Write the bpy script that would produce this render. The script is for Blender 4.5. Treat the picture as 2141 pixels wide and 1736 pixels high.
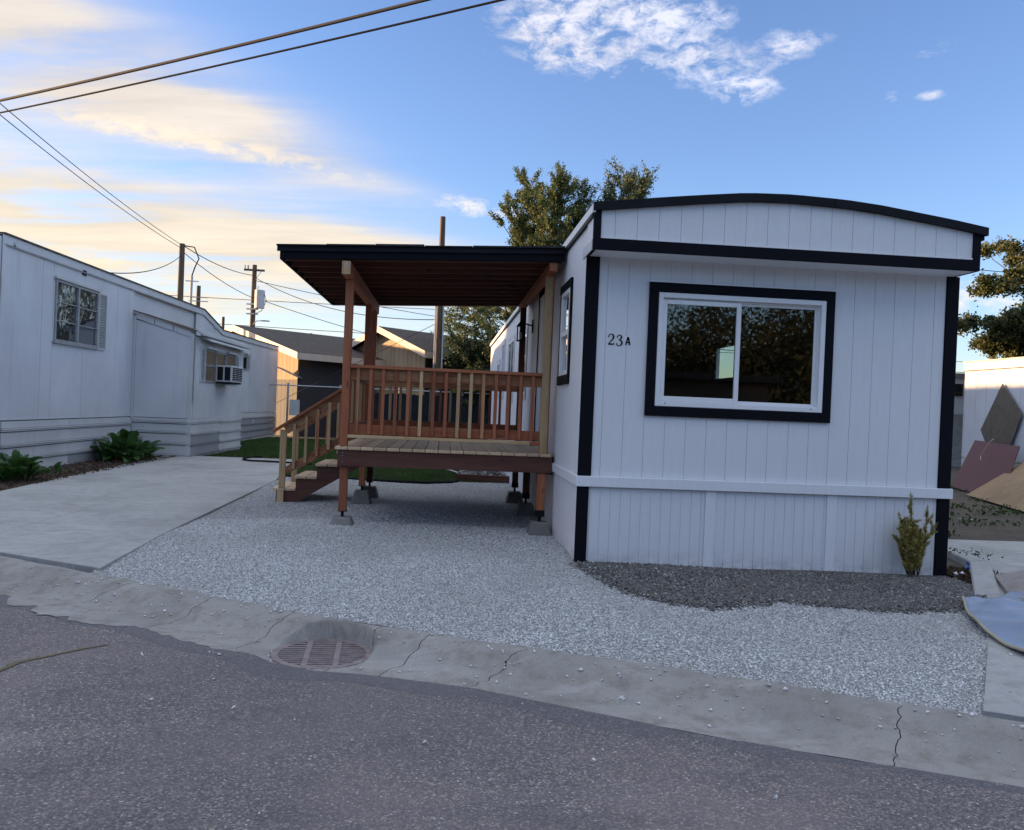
import bpy, bmesh, math, random
import numpy as np
from mathutils import Vector, Matrix
random.seed(7); rng = np.random.default_rng(11)
R = math.radians
sc = bpy.context.scene
col = sc.collection
for o in list(bpy.data.objects): bpy.data.objects.remove(o)

# ------------------------------------------------------------------ camera
CAM = Vector((-1.3089, -7.8377, 1.434))
YAW, PITCH, ROLL = 0.0809, -0.0079, 0.0418
cd = bpy.data.cameras.new('camera'); cam = bpy.data.objects.new('camera', cd); col.objects.link(cam)
f_ = Vector((math.sin(YAW)*math.cos(PITCH), math.cos(YAW)*math.cos(PITCH), math.sin(PITCH)))
r_ = Vector((math.cos(YAW), -math.sin(YAW), 0)); u_ = r_.cross(f_)
r2 = r_*math.cos(ROLL)+u_*math.sin(ROLL); u2 = -r_*math.sin(ROLL)+u_*math.cos(ROLL)
M = Matrix.Identity(4)
for i in range(3): M[i][0], M[i][1], M[i][2], M[i][3] = r2[i], u2[i], -f_[i], CAM[i]
cam.matrix_world = M
cd.sensor_fit = 'HORIZONTAL'; cd.sensor_width = 36; cd.lens = 1741.04/2141*36
cd.clip_end = 3000; cd.clip_start = 0.05
sc.camera = cam
sc.render.resolution_x = 1024; sc.render.resolution_y = 830

# ------------------------------------------------------------------ sky, sun, exposure
SUN_AZ = -74.0     # degrees from +Y, negative towards -X
SUN_EL = 6.0
sc.view_settings.view_transform = 'Standard'; sc.view_settings.look = 'None'
sc.view_settings.gamma = 1; sc.view_settings.use_curve_mapping = False
sc.view_settings.exposure = 1.95
w = bpy.data.worlds.new('World'); sc.world = w; w.use_nodes = True
nt = w.node_tree; nt.nodes.clear()
class NB:
    """tiny node builder"""
    def __init__(s, nt): s.nt = nt
    def n(s, t, ins=None, **kw):
        nd = s.nt.nodes.new(t)
        for k, v in kw.items(): setattr(nd, k, v)
        for k, v in (ins or {}).items():
            sk = nd.inputs[k]
            if isinstance(v, bpy.types.NodeSocket): s.nt.links.new(v, sk)
            else: sk.default_value = v
        return nd
    def m(s, op, a, b=None, c=None, clamp=False):
        nd = s.nt.nodes.new('ShaderNodeMath'); nd.operation = op; nd.use_clamp = clamp
        for i, v in enumerate((a, b, c)):
            if v is None: continue
            if isinstance(v, bpy.types.NodeSocket): s.nt.links.new(v, nd.inputs[i])
            else: nd.inputs[i].default_value = v
        return nd.outputs[0]
    def mix(s, fac, a, b, blend='MIX'):
        nd = s.nt.nodes.new('ShaderNodeMix'); nd.data_type = 'RGBA'; nd.blend_type = blend
        for k, v in ((0, fac), (6, a), (7, b)):
            if isinstance(v, bpy.types.NodeSocket): s.nt.links.new(v, nd.inputs[k])
            else:
                nd.inputs[k].default_value = v if (k == 0 or len(v) == 4) else (*v, 1)
        return nd.outputs[2]
    def ramp(s, fac, stops, interp='LINEAR'):
        nd = s.nt.nodes.new('ShaderNodeValToRGB'); cr = nd.color_ramp; cr.interpolation = interp
        while len(cr.elements) > 1: cr.elements.remove(cr.elements[-1])
        for i, (p, c) in enumerate(stops):
            e = cr.elements[0] if i == 0 else cr.elements.new(p)
            e.position = p; c = c if hasattr(c, '__len__') else (c, c, c)
            e.color = (*c, 1) if len(c) == 3 else c
        s.nt.links.new(fac, nd.inputs[0]); return nd.outputs[0]
def build_world():
    b = NB(nt)
    sky = b.n('ShaderNodeTexSky', sky_type='NISHITA')
    sky.sun_disc = False; sky.sun_elevation = R(SUN_EL); sky.sun_rotation = R(SUN_AZ)
    sky.air_density = 1.0; sky.dust_density = 0.6; sky.ozone_density = 2.5; sky.altitude = 700
    tc = b.n('ShaderNodeTexCoord')
    sep = b.n('ShaderNodeSeparateXYZ', {0: tc.outputs['Generated']})
    az = b.m('MULTIPLY', b.m('ARCTAN2', sep.outputs[0], sep.outputs[1]), 57.2958)   # degrees
    el = b.m('MULTIPLY', b.m('ARCSINE', sep.outputs[2]), 57.2958)
    # cloud noise lives on a flat layer high above the town
    inv = b.m('DIVIDE', 1.0, b.m('ADD', b.m('MAXIMUM', sep.outputs[2], 0.0), 0.12))
    cx = b.m('MULTIPLY', sep.outputs[0], inv); cy = b.m('MULTIPLY', sep.outputs[1], inv)
    vec = b.n('ShaderNodeCombineXYZ', {0: cx, 1: cy})
    mp = b.n('ShaderNodeMapping', {0: vec.outputs[0], 'Rotation': (0, 0, R(28)), 'Scale': (0.55, 2.3, 1)})
    streak = b.n('ShaderNodeTexNoise', {'Vector': mp.outputs[0], 'Scale': 1.5, 'Detail': 8, 'Roughness': 0.55, 'Distortion': 0.25}).outputs[0]
    av = b.n('ShaderNodeCombineXYZ', {0: az, 1: b.m('MULTIPLY', el, 2.0)})
    puff = b.n('ShaderNodeTexNoise', {'Vector': av.outputs[0], 'Scale': 0.55, 'Detail': 10, 'Roughness': 0.66, 'Distortion': 0.35}).outputs[0]
    puffs = b.n('ShaderNodeTexNoise', {'Vector': av.outputs[0], 'Scale': 0.12, 'Detail': 2, 'Roughness': 0.5}).outputs[0]
    def blob(a0, e0, sa, se, rot, amp):
        dx = b.m('SUBTRACT', az, a0); dy = b.m('SUBTRACT', el, e0)
        c, s = math.cos(R(rot)), math.sin(R(rot))
        x = b.m('ADD', b.m('MULTIPLY', dx, c/sa), b.m('MULTIPLY', dy, s/sa))
        y = b.m('ADD', b.m('MULTIPLY', dx, -s/se), b.m('MULTIPLY', dy, c/se))
        d = b.m('ADD', b.m('MULTIPLY', x, x), b.m('MULTIPLY', y, y))
        return b.m('MULTIPLY', b.m('POWER', 2.71828, b.m('MULTIPLY', d, -1.0)), amp)
    def tot(l):
        t = l[0]
        for k in l[1:]: t = b.m('ADD', t, k)
        return t
    soft = tot([blob(-31, 19.6, 12, 3.6, -8, 1.5), blob(-18, 18.0, 10, 2.5, -17, 1.15), blob(-9, 15.4, 6, 1.0, -10, .45),
                blob(-33, 10.6, 18, 2.5, -4, 1.6), blob(-11, 10.3, 16, 1.9, -7, 1.35), blob(3, 8.8, 14, 1.7, -5, .85), blob(-20, 5.9, 16, 2.0, 0, .8),
                blob(-75, 12, 22, 7, 0, .9), blob(95, 14, 30, 4, 0, .4), blob(160, 18, 40, 5, 0, .5)])
    crisp = tot([blob(-21.5, 15.9, 4, .55, -4, 1.1), blob(-13.5, 15.6, 6.5, .6, -6, 1.15), blob(6, 24.9, 4.0, 2.6, 0, .82), blob(13.3, 25.4, 5.2, 1.2, -5, 1.0), blob(9.5, 22.9, 3.4, 1.0, 0, .8),
                 blob(16, 22.6, 3.6, 1.5, -14, .95), blob(22, 23.1, 2.2, .8, 8, 1.05), blob(19.6, 20.8, 1.9, .75, 4, 1.05), blob(1.6, 13.4, 3.0, .6, -4, .95), blob(30.6, 19.6, 1.0, .3, 5, .75),
                 blob(28.2, 19.8, .7, .4, 0, .6), blob(30.5, 22.2, 2.4, .7, 0, .45), blob(33, 7.8, 4, 1.0, 0, 1.0), blob(-22, 7.8, 5, .8, -8, .85), blob(-11, 8.6, 4, .5, -6, .6), blob(60, 20, 9, 3, 0, .8), blob(-130, 22, 15, 4, 0, .8)])
    high = b.m('MULTIPLY', b.m('DIVIDE', b.m('SUBTRACT', el, 27), 12, clamp=True), 1.35)     # unseen overhead cloud, added denser and brighter to lift light on the ground
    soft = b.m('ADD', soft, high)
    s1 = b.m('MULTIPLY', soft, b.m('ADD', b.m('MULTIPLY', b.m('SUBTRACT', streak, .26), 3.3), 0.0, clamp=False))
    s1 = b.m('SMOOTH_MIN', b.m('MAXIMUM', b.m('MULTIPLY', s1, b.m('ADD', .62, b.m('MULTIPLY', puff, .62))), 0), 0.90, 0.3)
    s2 = b.m('SUBTRACT', b.m('MULTIPLY', crisp, b.m('ADD', b.m('MULTIPLY', b.m('SUBTRACT', puff, .5), 3.6), .62)), b.m('ADD', .12, b.m('MULTIPLY', puffs, .12)))
    wisp = b.n('ShaderNodeTexNoise', {'Vector': av.outputs[0], 'Scale': 1.7, 'Detail': 9, 'Roughness': 0.7, 'Distortion': 1.2}).outputs[0]
    s2 = b.m('MULTIPLY', s2, b.m('ADD', .15, b.m('MULTIPLY', wisp, 1.75)))
    s2 = b.m('SMOOTH_MIN', b.m('MAXIMUM', b.m('MULTIPLY', s2, 1.25), 0), 0.88, 0.35)
    # cloud light: warm towards the low sun, whiter and bluer away from it
    t = b.ramp(b.m('DIVIDE', b.m('ADD', az, 60), 120, clamp=True), [(0, (1.0, .87, .62)), (.27, (1.0, .87, .68)), (.45, (.98, .88, .76)), (.62, (.90, .90, .96)), (1, (.84, .88, .96))])
    low = b.ramp(b.m('DIVIDE', el, 30, clamp=True), [(0, (1, .93, .74)), (.35, (1.0, .95, .85)), (.7, (.92, .93, 1.0)), (1, (.9, .92, 1.0))])
    cc = b.mix(1.0, t, low, 'MULTIPLY')
    cc = b.mix(b.m('DIVIDE', b.m('SUBTRACT', el, 24), 14, clamp=True), cc, (1.0, 1.08, 1.26))  # added overhead cloud is tinted brighter and bluer as fill light
    fine = b.n('ShaderNodeTexNoise', {'Vector': mp.outputs[0], 'Scale': 4.2, 'Detail': 9, 'Roughness': 0.62, 'Distortion': 0.3}).outputs[0]
    cc = b.n('ShaderNodeVectorMath', {0: cc, 'Scale': b.m('ADD', .52, b.m('ADD', b.m('MULTIPLY', streak, .55), b.m('MULTIPLY', fine, .42)))}, operation='SCALE').outputs[0]
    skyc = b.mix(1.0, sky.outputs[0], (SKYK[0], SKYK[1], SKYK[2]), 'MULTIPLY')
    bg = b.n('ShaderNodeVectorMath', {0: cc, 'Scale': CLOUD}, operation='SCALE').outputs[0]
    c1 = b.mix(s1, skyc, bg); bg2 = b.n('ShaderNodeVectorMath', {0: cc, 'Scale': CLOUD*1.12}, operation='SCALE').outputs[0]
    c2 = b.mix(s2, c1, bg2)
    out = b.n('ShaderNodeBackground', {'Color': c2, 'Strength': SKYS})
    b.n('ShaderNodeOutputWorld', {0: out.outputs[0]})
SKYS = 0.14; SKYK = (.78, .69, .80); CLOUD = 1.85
build_world()
sd = bpy.data.lights.new('sun', 'SUN'); sd.energy = 3.6; sd.angle = R(1.2); sd.color = (1.0, .62, .32)
sun = bpy.data.objects.new('sun', sd); col.objects.link(sun)
sdir = Vector((math.sin(R(SUN_AZ))*math.cos(R(SUN_EL)), math.cos(R(SUN_AZ))*math.cos(R(SUN_EL)), math.sin(R(SUN_EL))))
sun.rotation_euler = sdir.to_track_quat('Z', 'Y').to_euler(); sun.location = (-20, 0, 20)

# ------------------------------------------------------------------ materials
MATS = {}
def mat(name, base, rough=.7, kind='plain', spec=.4, **k):
    if name in MATS: return MATS[name]
    m = bpy.data.materials.new(name); m.use_nodes = True; t = m.node_tree; t.nodes.clear(); b = NB(t)
    tc = b.n('ShaderNodeTexCoord'); geo = b.n('ShaderNodeNewGeometry'); oi = b.n('ShaderNodeObjectInfo')
    P = geo.outputs['Position']; OC = tc.outputs['Object']
    base = tuple(base); colr = None; bump = None; bd = 0.01; bs = .4; metal = 0; rsock = rough
    def noise(vec, sc_, det=4, ro=.5, di=0): return b.n('ShaderNodeTexNoise', {'Vector': vec, 'Scale': sc_, 'Detail': det, 'Roughness': ro, 'Distortion': di}).outputs[0]
    def scl(vec, s): return b.n('ShaderNodeMapping', {0: vec, 'Scale': s}).outputs[0]
    def mul(c, f): return tuple(min(1, x*f) for x in c[:3])
    if kind == 'plain':
        nn = noise(P, k.get('ns', 3), 5, .6)
        v = k.get('var', .12)
        colr = b.ramp(nn, [(.3, mul(base, 1-v)), (.7, mul(base, 1+v))])
        bump = noise(P, k.get('bns', 60), 4, .6); bd = k.get('bd', .002)
    elif kind == 'paint':      # textured, painted plywood siding: stretched grain and faint roller marks
        g = noise(scl(P, (60, 60, 3)), 1, 5, .65)
        nn = noise(P, 1.1, 4, .55); v = k.get('var', .04)
        colr = b.ramp(nn, [(.3, mul(base, 1-v)), (.7, mul(base, 1+v*.5))])
        colr = b.mix(.5, colr, b.ramp(g, [(.35, mul(base, .9)), (.6, mul(base, 1.0))]))
        if k.get('splash'):   # soil splashed on the lowest siding
            z = b.n('ShaderNodeSeparateXYZ', {0: P}).outputs[2]
            f = b.m('MULTIPLY', b.m('SUBTRACT', .16, z), 4.0, clamp=True)
            f = b.m('MULTIPLY', f, b.ramp(noise(scl(P, (5, 5, 9)), 1.3, 5, .65), [(.35, 0), (.65, 1)]))
            colr = b.mix(b.m('MULTIPLY', f, .8), colr, (.33, .31, .29))
        bump = b.m('ADD', g, b.m('MULTIPLY', noise(P, 90, 3, .6), .5)); bd = k.get('bd', .0022)
    elif kind == 'old':        # weathered white enamel: rain streaks, stains, chalky patches
        st = noise(scl(P, (9, 9, .5)), 1.0, 5, .65); pt = noise(P, .9, 5, .6); sp = noise(scl(P, (30, 30, 14)), 1, 4, .7)
        colr = b.ramp(pt, [(.3, mul(base, .87)), (.65, mul(base, 1.03))])
        colr = b.mix(b.ramp(st, [(.56, 0), (.74, .26)]), colr, (.30, .29, .26))
        colr = b.mix(b.ramp(sp, [(.70, 0), (.78, .6)]), colr, (.16, .13, .10))
        ry = b.n('ShaderNodeSeparateXYZ', {0: P}).outputs[1]
        rib = b.m('SINE', b.m('MULTIPLY', ry, k.get('rib', 62.0)))
        bump = b.m('ADD', b.m('MULTIPLY', rib, k.get('ra', .35)), noise(P, 2.2, 3, .5)); bd = .004
    elif kind == 'wood':       # grain along axis k['ax'], different on every board
        ax = k.get('ax', 0); s = [38, 38, 38]; s[ax] = 2.2
        off = b.n('ShaderNodeVectorMath', {0: P, 1: b.n('ShaderNodeVectorMath', {0: (7.3, 5.1, 9.7), 'Scale': b.m('MULTIPLY', oi.outputs['Random'], 9.0)}, operation='SCALE').outputs[0]}, operation='ADD').outputs[0]
        g = noise(scl(off, tuple(s)), 1, 6, .6, 1.2); s2 = [9, 9, 9]; s2[ax] = .8
        g2 = noise(scl(off, tuple(s2)), 1, 3, .5, .6)
        kn = b.n('ShaderNodeTexVoronoi', {'Vector': scl(off, tuple(1.2 if i == ax else 5 for i in range(3))), 'Scale': 1.6}).outputs[0]
        alt = k.get('alt', mul(base, .55))
        colr = b.ramp(g, [(.28, alt), (.5, base), (.75, mul(base, 1.25))])
        colr = b.mix(b.ramp(g2, [(.45, 0), (.62, k.get('streak', .45))]), colr, k.get('sap', mul(base, 1.5)))
        colr = b.mix(b.ramp(kn, [(.05, .85), (.10, 0)]), colr, mul(alt, .4))
        hv = b.n('ShaderNodeHueSaturation', {'Color': colr, 'Value': b.m('ADD', .72, b.m('MULTIPLY', oi.outputs['Random'], k.get('rv', .56)))}).outputs[0]
        colr = hv; bump = g; bd = .0015
    elif kind == 'concrete':
        a = noise(P, .9, 6, .65); c = noise(P, 7, 6, .7); d = noise(P, 120, 3, .7); sp = b.n('ShaderNodeTexVoronoi', {'Vector': P, 'Scale': 45}).outputs[0]
        colr = b.ramp(a, [(.28, mul(base, .68)), (.5, base), (.75, mul(base, 1.18))])
        colr = b.mix(b.ramp(c, [(.47, 0), (.70, k.get('sa', .5))]), colr, k.get('stain', mul(base, .55)))
        colr = b.mix(b.ramp(d, [(.35, .35), (.6, 0)]), colr, mul(base, .5))
        colr = b.mix(b.ramp(b.n('ShaderNodeTexNoise', {'Vector': scl(P, (1, 3, 1)), 'Scale': 1.7, 'Detail': 5, 'Roughness': .7}).outputs[0], [(.55, 0), (.68, .45)]), colr, k.get('pale', mul(base, 1.35)))
        bump = b.m('ADD', b.m('MULTIPLY', c, .7), b.m('ADD', b.m('MULTIPLY', d, .35), b.m('MULTIPLY', sp, .2))); bd = .006
    elif kind == 'asphalt':
        v1 = b.n('ShaderNodeTexVoronoi', {'Vector': P, 'Scale': 105}); v2 = b.n('ShaderNodeTexVoronoi', {'Vector': P, 'Scale': 210})
        a = noise(P, .7, 5, .6); c = noise(P, 3.1, 5, .6)
        rv = b.n('ShaderNodeSeparateColor', {0: v1.outputs['Color']}).outputs
        stone = b.ramp(rv[0], [(0, (.08, .08, .09)), (.3, (.16, .15, .16)), (.58, (.28, .245, .235)), (.82, (.42, .37, .33)), (.94, (.60, .52, .39)), (.985, (.8, .79, .75))], 'CONSTANT')
        edge = b.ramp(v1.outputs['Distance'], [(.25, 0), (.62, 1)])
        colr = b.mix(b.m('MULTIPLY', edge, .62), stone, (.138, .127, .126))
        worn = b.ramp(a, [(.35, 0), (.62, 1)])
        colr = b.mix(b.m('MULTIPLY', worn, .45), colr, (.26, .215, .205))
        colr = b.mix(b.ramp(c, [(.55, 0), (.75, .4)]), colr, (.055, .058, .066))
        big = noise(scl(P, (.35, .8, 1)), .8, 6, .68, .4)
        colr = b.mix(b.ramp(big, [(.40, .25), (.52, 0)]), colr, (.10, .10, .112)); colr = b.mix(b.ramp(big, [(.52, 0), (.66, .32)]), colr, (.36, .32, .30))
        if k.get('seal'): colr = b.mix(.5, colr, (.11, .115, .13))
        bump = b.m('SUBTRACT', b.m('MULTIPLY', noise(P, 150, 3, .6), .6), b.m('ADD', v1.outputs['Distance'], b.m('MULTIPLY', v2.outputs['Distance'], .4))); bd = .009; bs = .8
    elif kind == 'gravel':
        v1 = b.n('ShaderNodeTexVoronoi', {'Vector': P, 'Scale': k.get('vs', 55), 'Randomness': 1}); rv = b.n('ShaderNodeSeparateColor', {0: v1.outputs['Color']}).outputs
        colr = b.ramp(rv[0], [(0, mul(base, .45)), (.5, mul(base, .85)), (1, mul(base, 1.3))])
        colr = b.mix(b.ramp(v1.outputs['Distance'], [(.35, 0), (.75, .8)]), colr, mul(base, .3))
        colr = b.mix(b.ramp(noise(P, .8, 5, .6), [(.4, 0), (.7, .35)]), colr, mul(base, .6))
        bump = b.m('SUBTRACT', noise(P, 30, 4, .7), b.m('MULTIPLY', v1.outputs['Distance'], 1.6)); bd = .02; bs = .9
    elif kind == 'stones':
        rnd = geo.outputs['Random Per Island']
        colr = b.ramp(rnd, k['stops']); pat = noise(P, .55, 5, .65)
        colr = b.mix(b.ramp(pat, [(.42, 0), (.68, k.get('dull', .4))]), colr, k.get('dc', mul(base, .5)))
        bump = noise(P, 200, 3, .6); bd = .002
    elif kind == 'leaf':
        rnd = geo.outputs['Random Per Island']
        colr = b.ramp(rnd, k['stops']); cl = noise(P, k.get('cs', 1.1), 3, .5)
        colr = b.mix(b.ramp(cl, [(.45, 0), (.62, .5)]), colr, k.get('tint', mul(base, .6)))
    elif kind == 'dirt':
        a = noise(P, 1.6, 6, .7); c = noise(P, 14, 6, .75)
        colr = b.ramp(a, [(.3, mul(base, .6)), (.7, mul(base, 1.25))])
        colr = b.mix(b.ramp(c, [(.45, 0), (.7, .6)]), colr, k.get('c2', mul(base, 1.8)))
        bump = b.m('ADD', a, c); bd = .04; bs = .8
    elif kind == 'shingle':
        br = b.n('ShaderNodeTexBrick', {'Vector': scl(OC, (1, 1, 1)), 'Color1': (*mul(base, .7), 1), 'Color2': (*mul(base, 1.4), 1), 'Mortar': (*mul(base, .35), 1), 'Scale': 3.3, 'Mortar Size': .02})
        colr = b.mix(.4, br.outputs[0], b.ramp(noise(P, 2, 5, .6), [(.3, mul(base, .6)), (.7, mul(base, 1.4))])); bump = noise(P, 80); bd = .004
    elif kind == 'metal':
        colr = b.ramp(noise(scl(P, (3, 3, 12)), 1.2, 5, .65), [(.3, mul(base, .65)), (.7, mul(base, 1.1))]); metal = k.get('metal', .6); bump = noise(P, 25); bd = .001
    elif kind == 'bark':
        g = noise(scl(P, (22, 22, 1.6)), 1, 6, .7, .4); colr = b.ramp(g, [(.3, mul(base, .45)), (.7, mul(base, 1.3))]); bump = g; bd = .012
    if kind == 'glass':
        fr = b.n('ShaderNodeFresnel', {'IOR': 1.52}).outputs[0]
        fac = b.m('MINIMUM', b.m('ADD', b.m('MULTIPLY', fr, 1.7), .015), 1.0)
        wob = b.n('ShaderNodeBump', {'Height': noise(P, 1.6, 2, .5), 'Distance': k.get('wob', .003), 'Strength': .25}).outputs[0]
        gl = b.n('ShaderNodeBsdfGlossy', {'Color': (1, 1, 1, 1), 'Roughness': .015, 'Normal': wob})
        if k.get('clear'): un = b.n('ShaderNodeBsdfTransparent', {'Color': (.62, .70, .66, 1)})
        else: un = b.n('ShaderNodeBsdfDiffuse', {'Color': (*base, 1)})
        mx = b.n('ShaderNodeMixShader', {0: fac, 1: un.outputs[0], 2: gl.outputs[0]})
        b.n('ShaderNodeOutputMaterial', {0: mx.outputs[0]}); MATS[name] = m; return m
    ins = {'Base Color': colr, 'Roughness': rsock, 'Metallic': metal, 'Specular IOR Level': spec}
    if bump is not None:
        ins['Normal'] = b.n('ShaderNodeBump', {'Height': bump, 'Distance': k.get('bd', bd), 'Strength': bs}).outputs[0]
    bs_ = b.n('ShaderNodeBsdfPrincipled', ins)
    if kind == 'leaf':
        tr = b.n('ShaderNodeBsdfTranslucent', {'Color': colr}); mx = b.n('ShaderNodeMixShader', {0: .3, 1: bs_.outputs[0], 2: tr.outputs[0]})
        b.n('ShaderNodeOutputMaterial', {0: mx.outputs[0]})
    else: b.n('ShaderNodeOutputMaterial', {0: bs_.outputs[0]})
    MATS[name] = m; return m
WHITE = mat('white siding paint', (.74, .745, .76), .62, 'paint', splash=True)
WTRIM = mat('white trim paint', (.78, .785, .80), .5, 'paint', bd=.001)
VINYL = mat('white vinyl', (.80, .80, .80), .35, 'plain', var=.02, bd=.0003)
BLACK = mat('blue black trim paint', (.006, .0065, .010), .65, 'paint', var=.3, bd=.002, spec=.1)
BLACKM = mat('black metal edge', (.009, .010, .014), .6, 'plain', spec=.15, var=.3, bd=.001, bns=12)
WOODR = {a: mat('red stained wood '+'xyz'[a], (.315, .096, .040), .6, 'wood', ax=a, alt=(.17, .048, .022), sap=(.44, .19, .085), streak=.3) for a in range(3)}
WOODT = {a: mat('two tone cedar '+'xyz'[a], (.31, .115, .052), .6, 'wood', ax=a, alt=(.17, .055, .027), sap=(.46, .27, .13), streak=.8) for a in range(3)}
WOODL = {a: mat('pale sapwood '+'xyz'[a], (.56, .38, .19), .6, 'wood', ax=a, alt=(.42, .25, .11), sap=(.62, .45, .26), rv=.3) for a in range(3)}
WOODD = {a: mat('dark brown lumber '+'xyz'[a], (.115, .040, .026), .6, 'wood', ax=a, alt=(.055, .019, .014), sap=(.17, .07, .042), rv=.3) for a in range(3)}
DECK = mat('weathered deck board', (.60, .43, .265), .65, 'wood', ax=1, alt=(.40, .27, .16), sap=(.66, .50, .33), rv=.4)
CONC = mat('driveway concrete', (.385, .385, .37), .85, 'concrete', stain=(.21, .205, .19))
KERBM = mat('kerb concrete', (.31, .30, .275), .88, 'concrete', stain=(.18, .16, .135), pale=(.40, .39, .37), sa=.85)
PIER = mat('pier block concrete', (.20, .195, .18), .9, 'concrete')
BROOF = mat('brown shingles', (.085, .065, .052), .9, 'shingle')
HILLM = mat('scrubby hillside', (.030, .032, .018), .95, 'dirt', c2=(.045, .042, .02))
ASPH = mat('worn asphalt', (.1, .1, .1), .8, 'asphalt', spec=.35)
SEAL = mat('dark asphalt seam', (.1, .1, .1), .8, 'asphalt', seal=1)
GRAV = mat('pale gravel bed', (.58, .575, .56), .9, 'gravel', vs=60)
GDARK = mat('dark gravel bed', (.13, .12, .105), .9, 'gravel', vs=50)
STW = mat('pale crushed stone', (.5, .49, .47), .85, 'stones', stops=[(0, (.40, .40, .39)), (.3, (.58, .58, .57)), (.7, (.72, .72, .71)), (1, (.88, .88, .87))], dull=.55, dc=(.42, .405, .38))
STD = mat('grey brown crushed stone', (.13, .12, .1), .85, 'stones', stops=[(0, (.085, .08, .074)), (.5, (.155, .148, .138)), (.9, (.23, .22, .205)), (.97, (.3, .28, .25)), (1, (.6, .58, .55))], dull=.2)
DIRT = mat('bare dirt', (.085, .07, .055), .95, 'dirt', c2=(.14, .12, .09))
MULCH = mat('bark mulch', (.07, .045, .03), .95, 'dirt', c2=(.16, .11, .07))
GRASSB = mat('lawn soil and thatch', (.035, .055, .015), .95, 'dirt', c2=(.05, .075, .02))
GRASS = mat('lawn blades', (.05, .10, .02), .6, 'leaf', stops=[(0, (.03, .07, .015)), (.6, (.06, .115, .028)), (1, (.11, .15, .04))], tint=(.03, .06, .012))
OLDW = mat('old white panel', (.58, .595, .62), .55, 'old')
OLDF = mat('old white flat', (.58, .595, .61), .55, 'old', ra=0.0)
SKIRT = mat('old skirting metal', (.54, .55, .55), .6, 'old', ra=0.0)
SKIRTG = mat('bare grey skirting', (.30, .31, .33), .6, 'old', ra=0.0)
ROOFD = mat('dark shingles', (.026, .027, .032), .9, 'shingle')
RUST = mat('rusty roof edge', (.10, .07, .05), .8, 'plain', var=.5, ns=5)
TAN = mat('tan plank siding', (.30, .195, .095), .7, 'wood', ax=2, alt=(.22, .13, .06), sap=(.36, .25, .13), rv=.25)
DSID = mat('charcoal siding', (.045, .045, .05), .7, 'paint')
FASC = mat('cream fascia', (.60, .50, .40), .6, 'plain', var=.05)
GLASSC = mat('clear window glass', (1, 1, 1), .02, 'glass', clear=1)
GLASSD = mat('dark window glass', (.02, .022, .025), .02, 'glass', wob=.012)
GLASSW = mat('wavy old glass', (.035, .04, .045), .02, 'glass', wob=.09)
BLIND = mat('curtained tan glass', (.17, .125, .085), .3, 'plain', var=.3, ns=6)
GALV = mat('galvanised steel', (.45, .46, .47), .45, 'metal')
ALUM = mat('old aluminium frame', (.36, .37, .38), .5, 'metal', metal=.4)
STEELG = mat('rusty grate iron', (.23, .19, .18), .75, 'plain', var=.3, ns=14, bd=.002)
DARKPIT = mat('dark pit', (.012, .012, .012), 1, 'plain')
POLE = mat('weathered pole wood', (.13, .10, .075), .9, 'bark')
CABLE = mat('black cable', (.012, .012, .015), .8, 'plain', spec=.1)
CABLEG = mat('twisted weathered cable', (.035, .036, .042), .8, 'metal', metal=0)
PORC = mat('grey equipment enamel', (.50, .52, .53), .5, 'plain', var=.08)
BARK = mat('tree bark', (.07, .05, .035), .95, 'bark')
FABR = mat('black privacy fabric', (.012, .014, .022), .9, 'plain', var=.5, ns=1.5)
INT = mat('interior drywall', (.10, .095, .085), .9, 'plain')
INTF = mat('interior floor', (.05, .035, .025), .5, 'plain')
PLYG = mat('weathered grey plywood', (.15, .125, .095), .9, 'concrete', stain=(.06, .05, .04), pale=(.17, .15, .12))
PLYR = mat('red painted board', (.135, .028, .024), .55, 'wood', ax=1, alt=(.10, .02, .018), sap=(.16, .045, .035), rv=.1, streak=.2)
OSB = mat('golden strand board', (.32, .22, .12), .8, 'concrete', stain=(.20, .13, .07), pale=(.42, .33, .2))
TARP = mat('pale blue tarp', (.24, .31, .44), .45, 'concrete', stain=(.30, .30, .29), pale=(.36, .41, .48))
TARPE = mat('dirty cream hem', (.38, .36, .27), .7, 'plain')
YELL = mat('yellow dry crack filler', (.20, .16, .085), .9, 'dirt', c2=(.10, .09, .06))
BLUE = mat('bright blue plastic', (.02, .10, .42), .3, 'plain')
ROCK = mat('rounded river rock', (.20, .19, .17), .85, 'stones', stops=[(0, (.12, .11, .1)), (1, (.30, .29, .27))])

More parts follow.
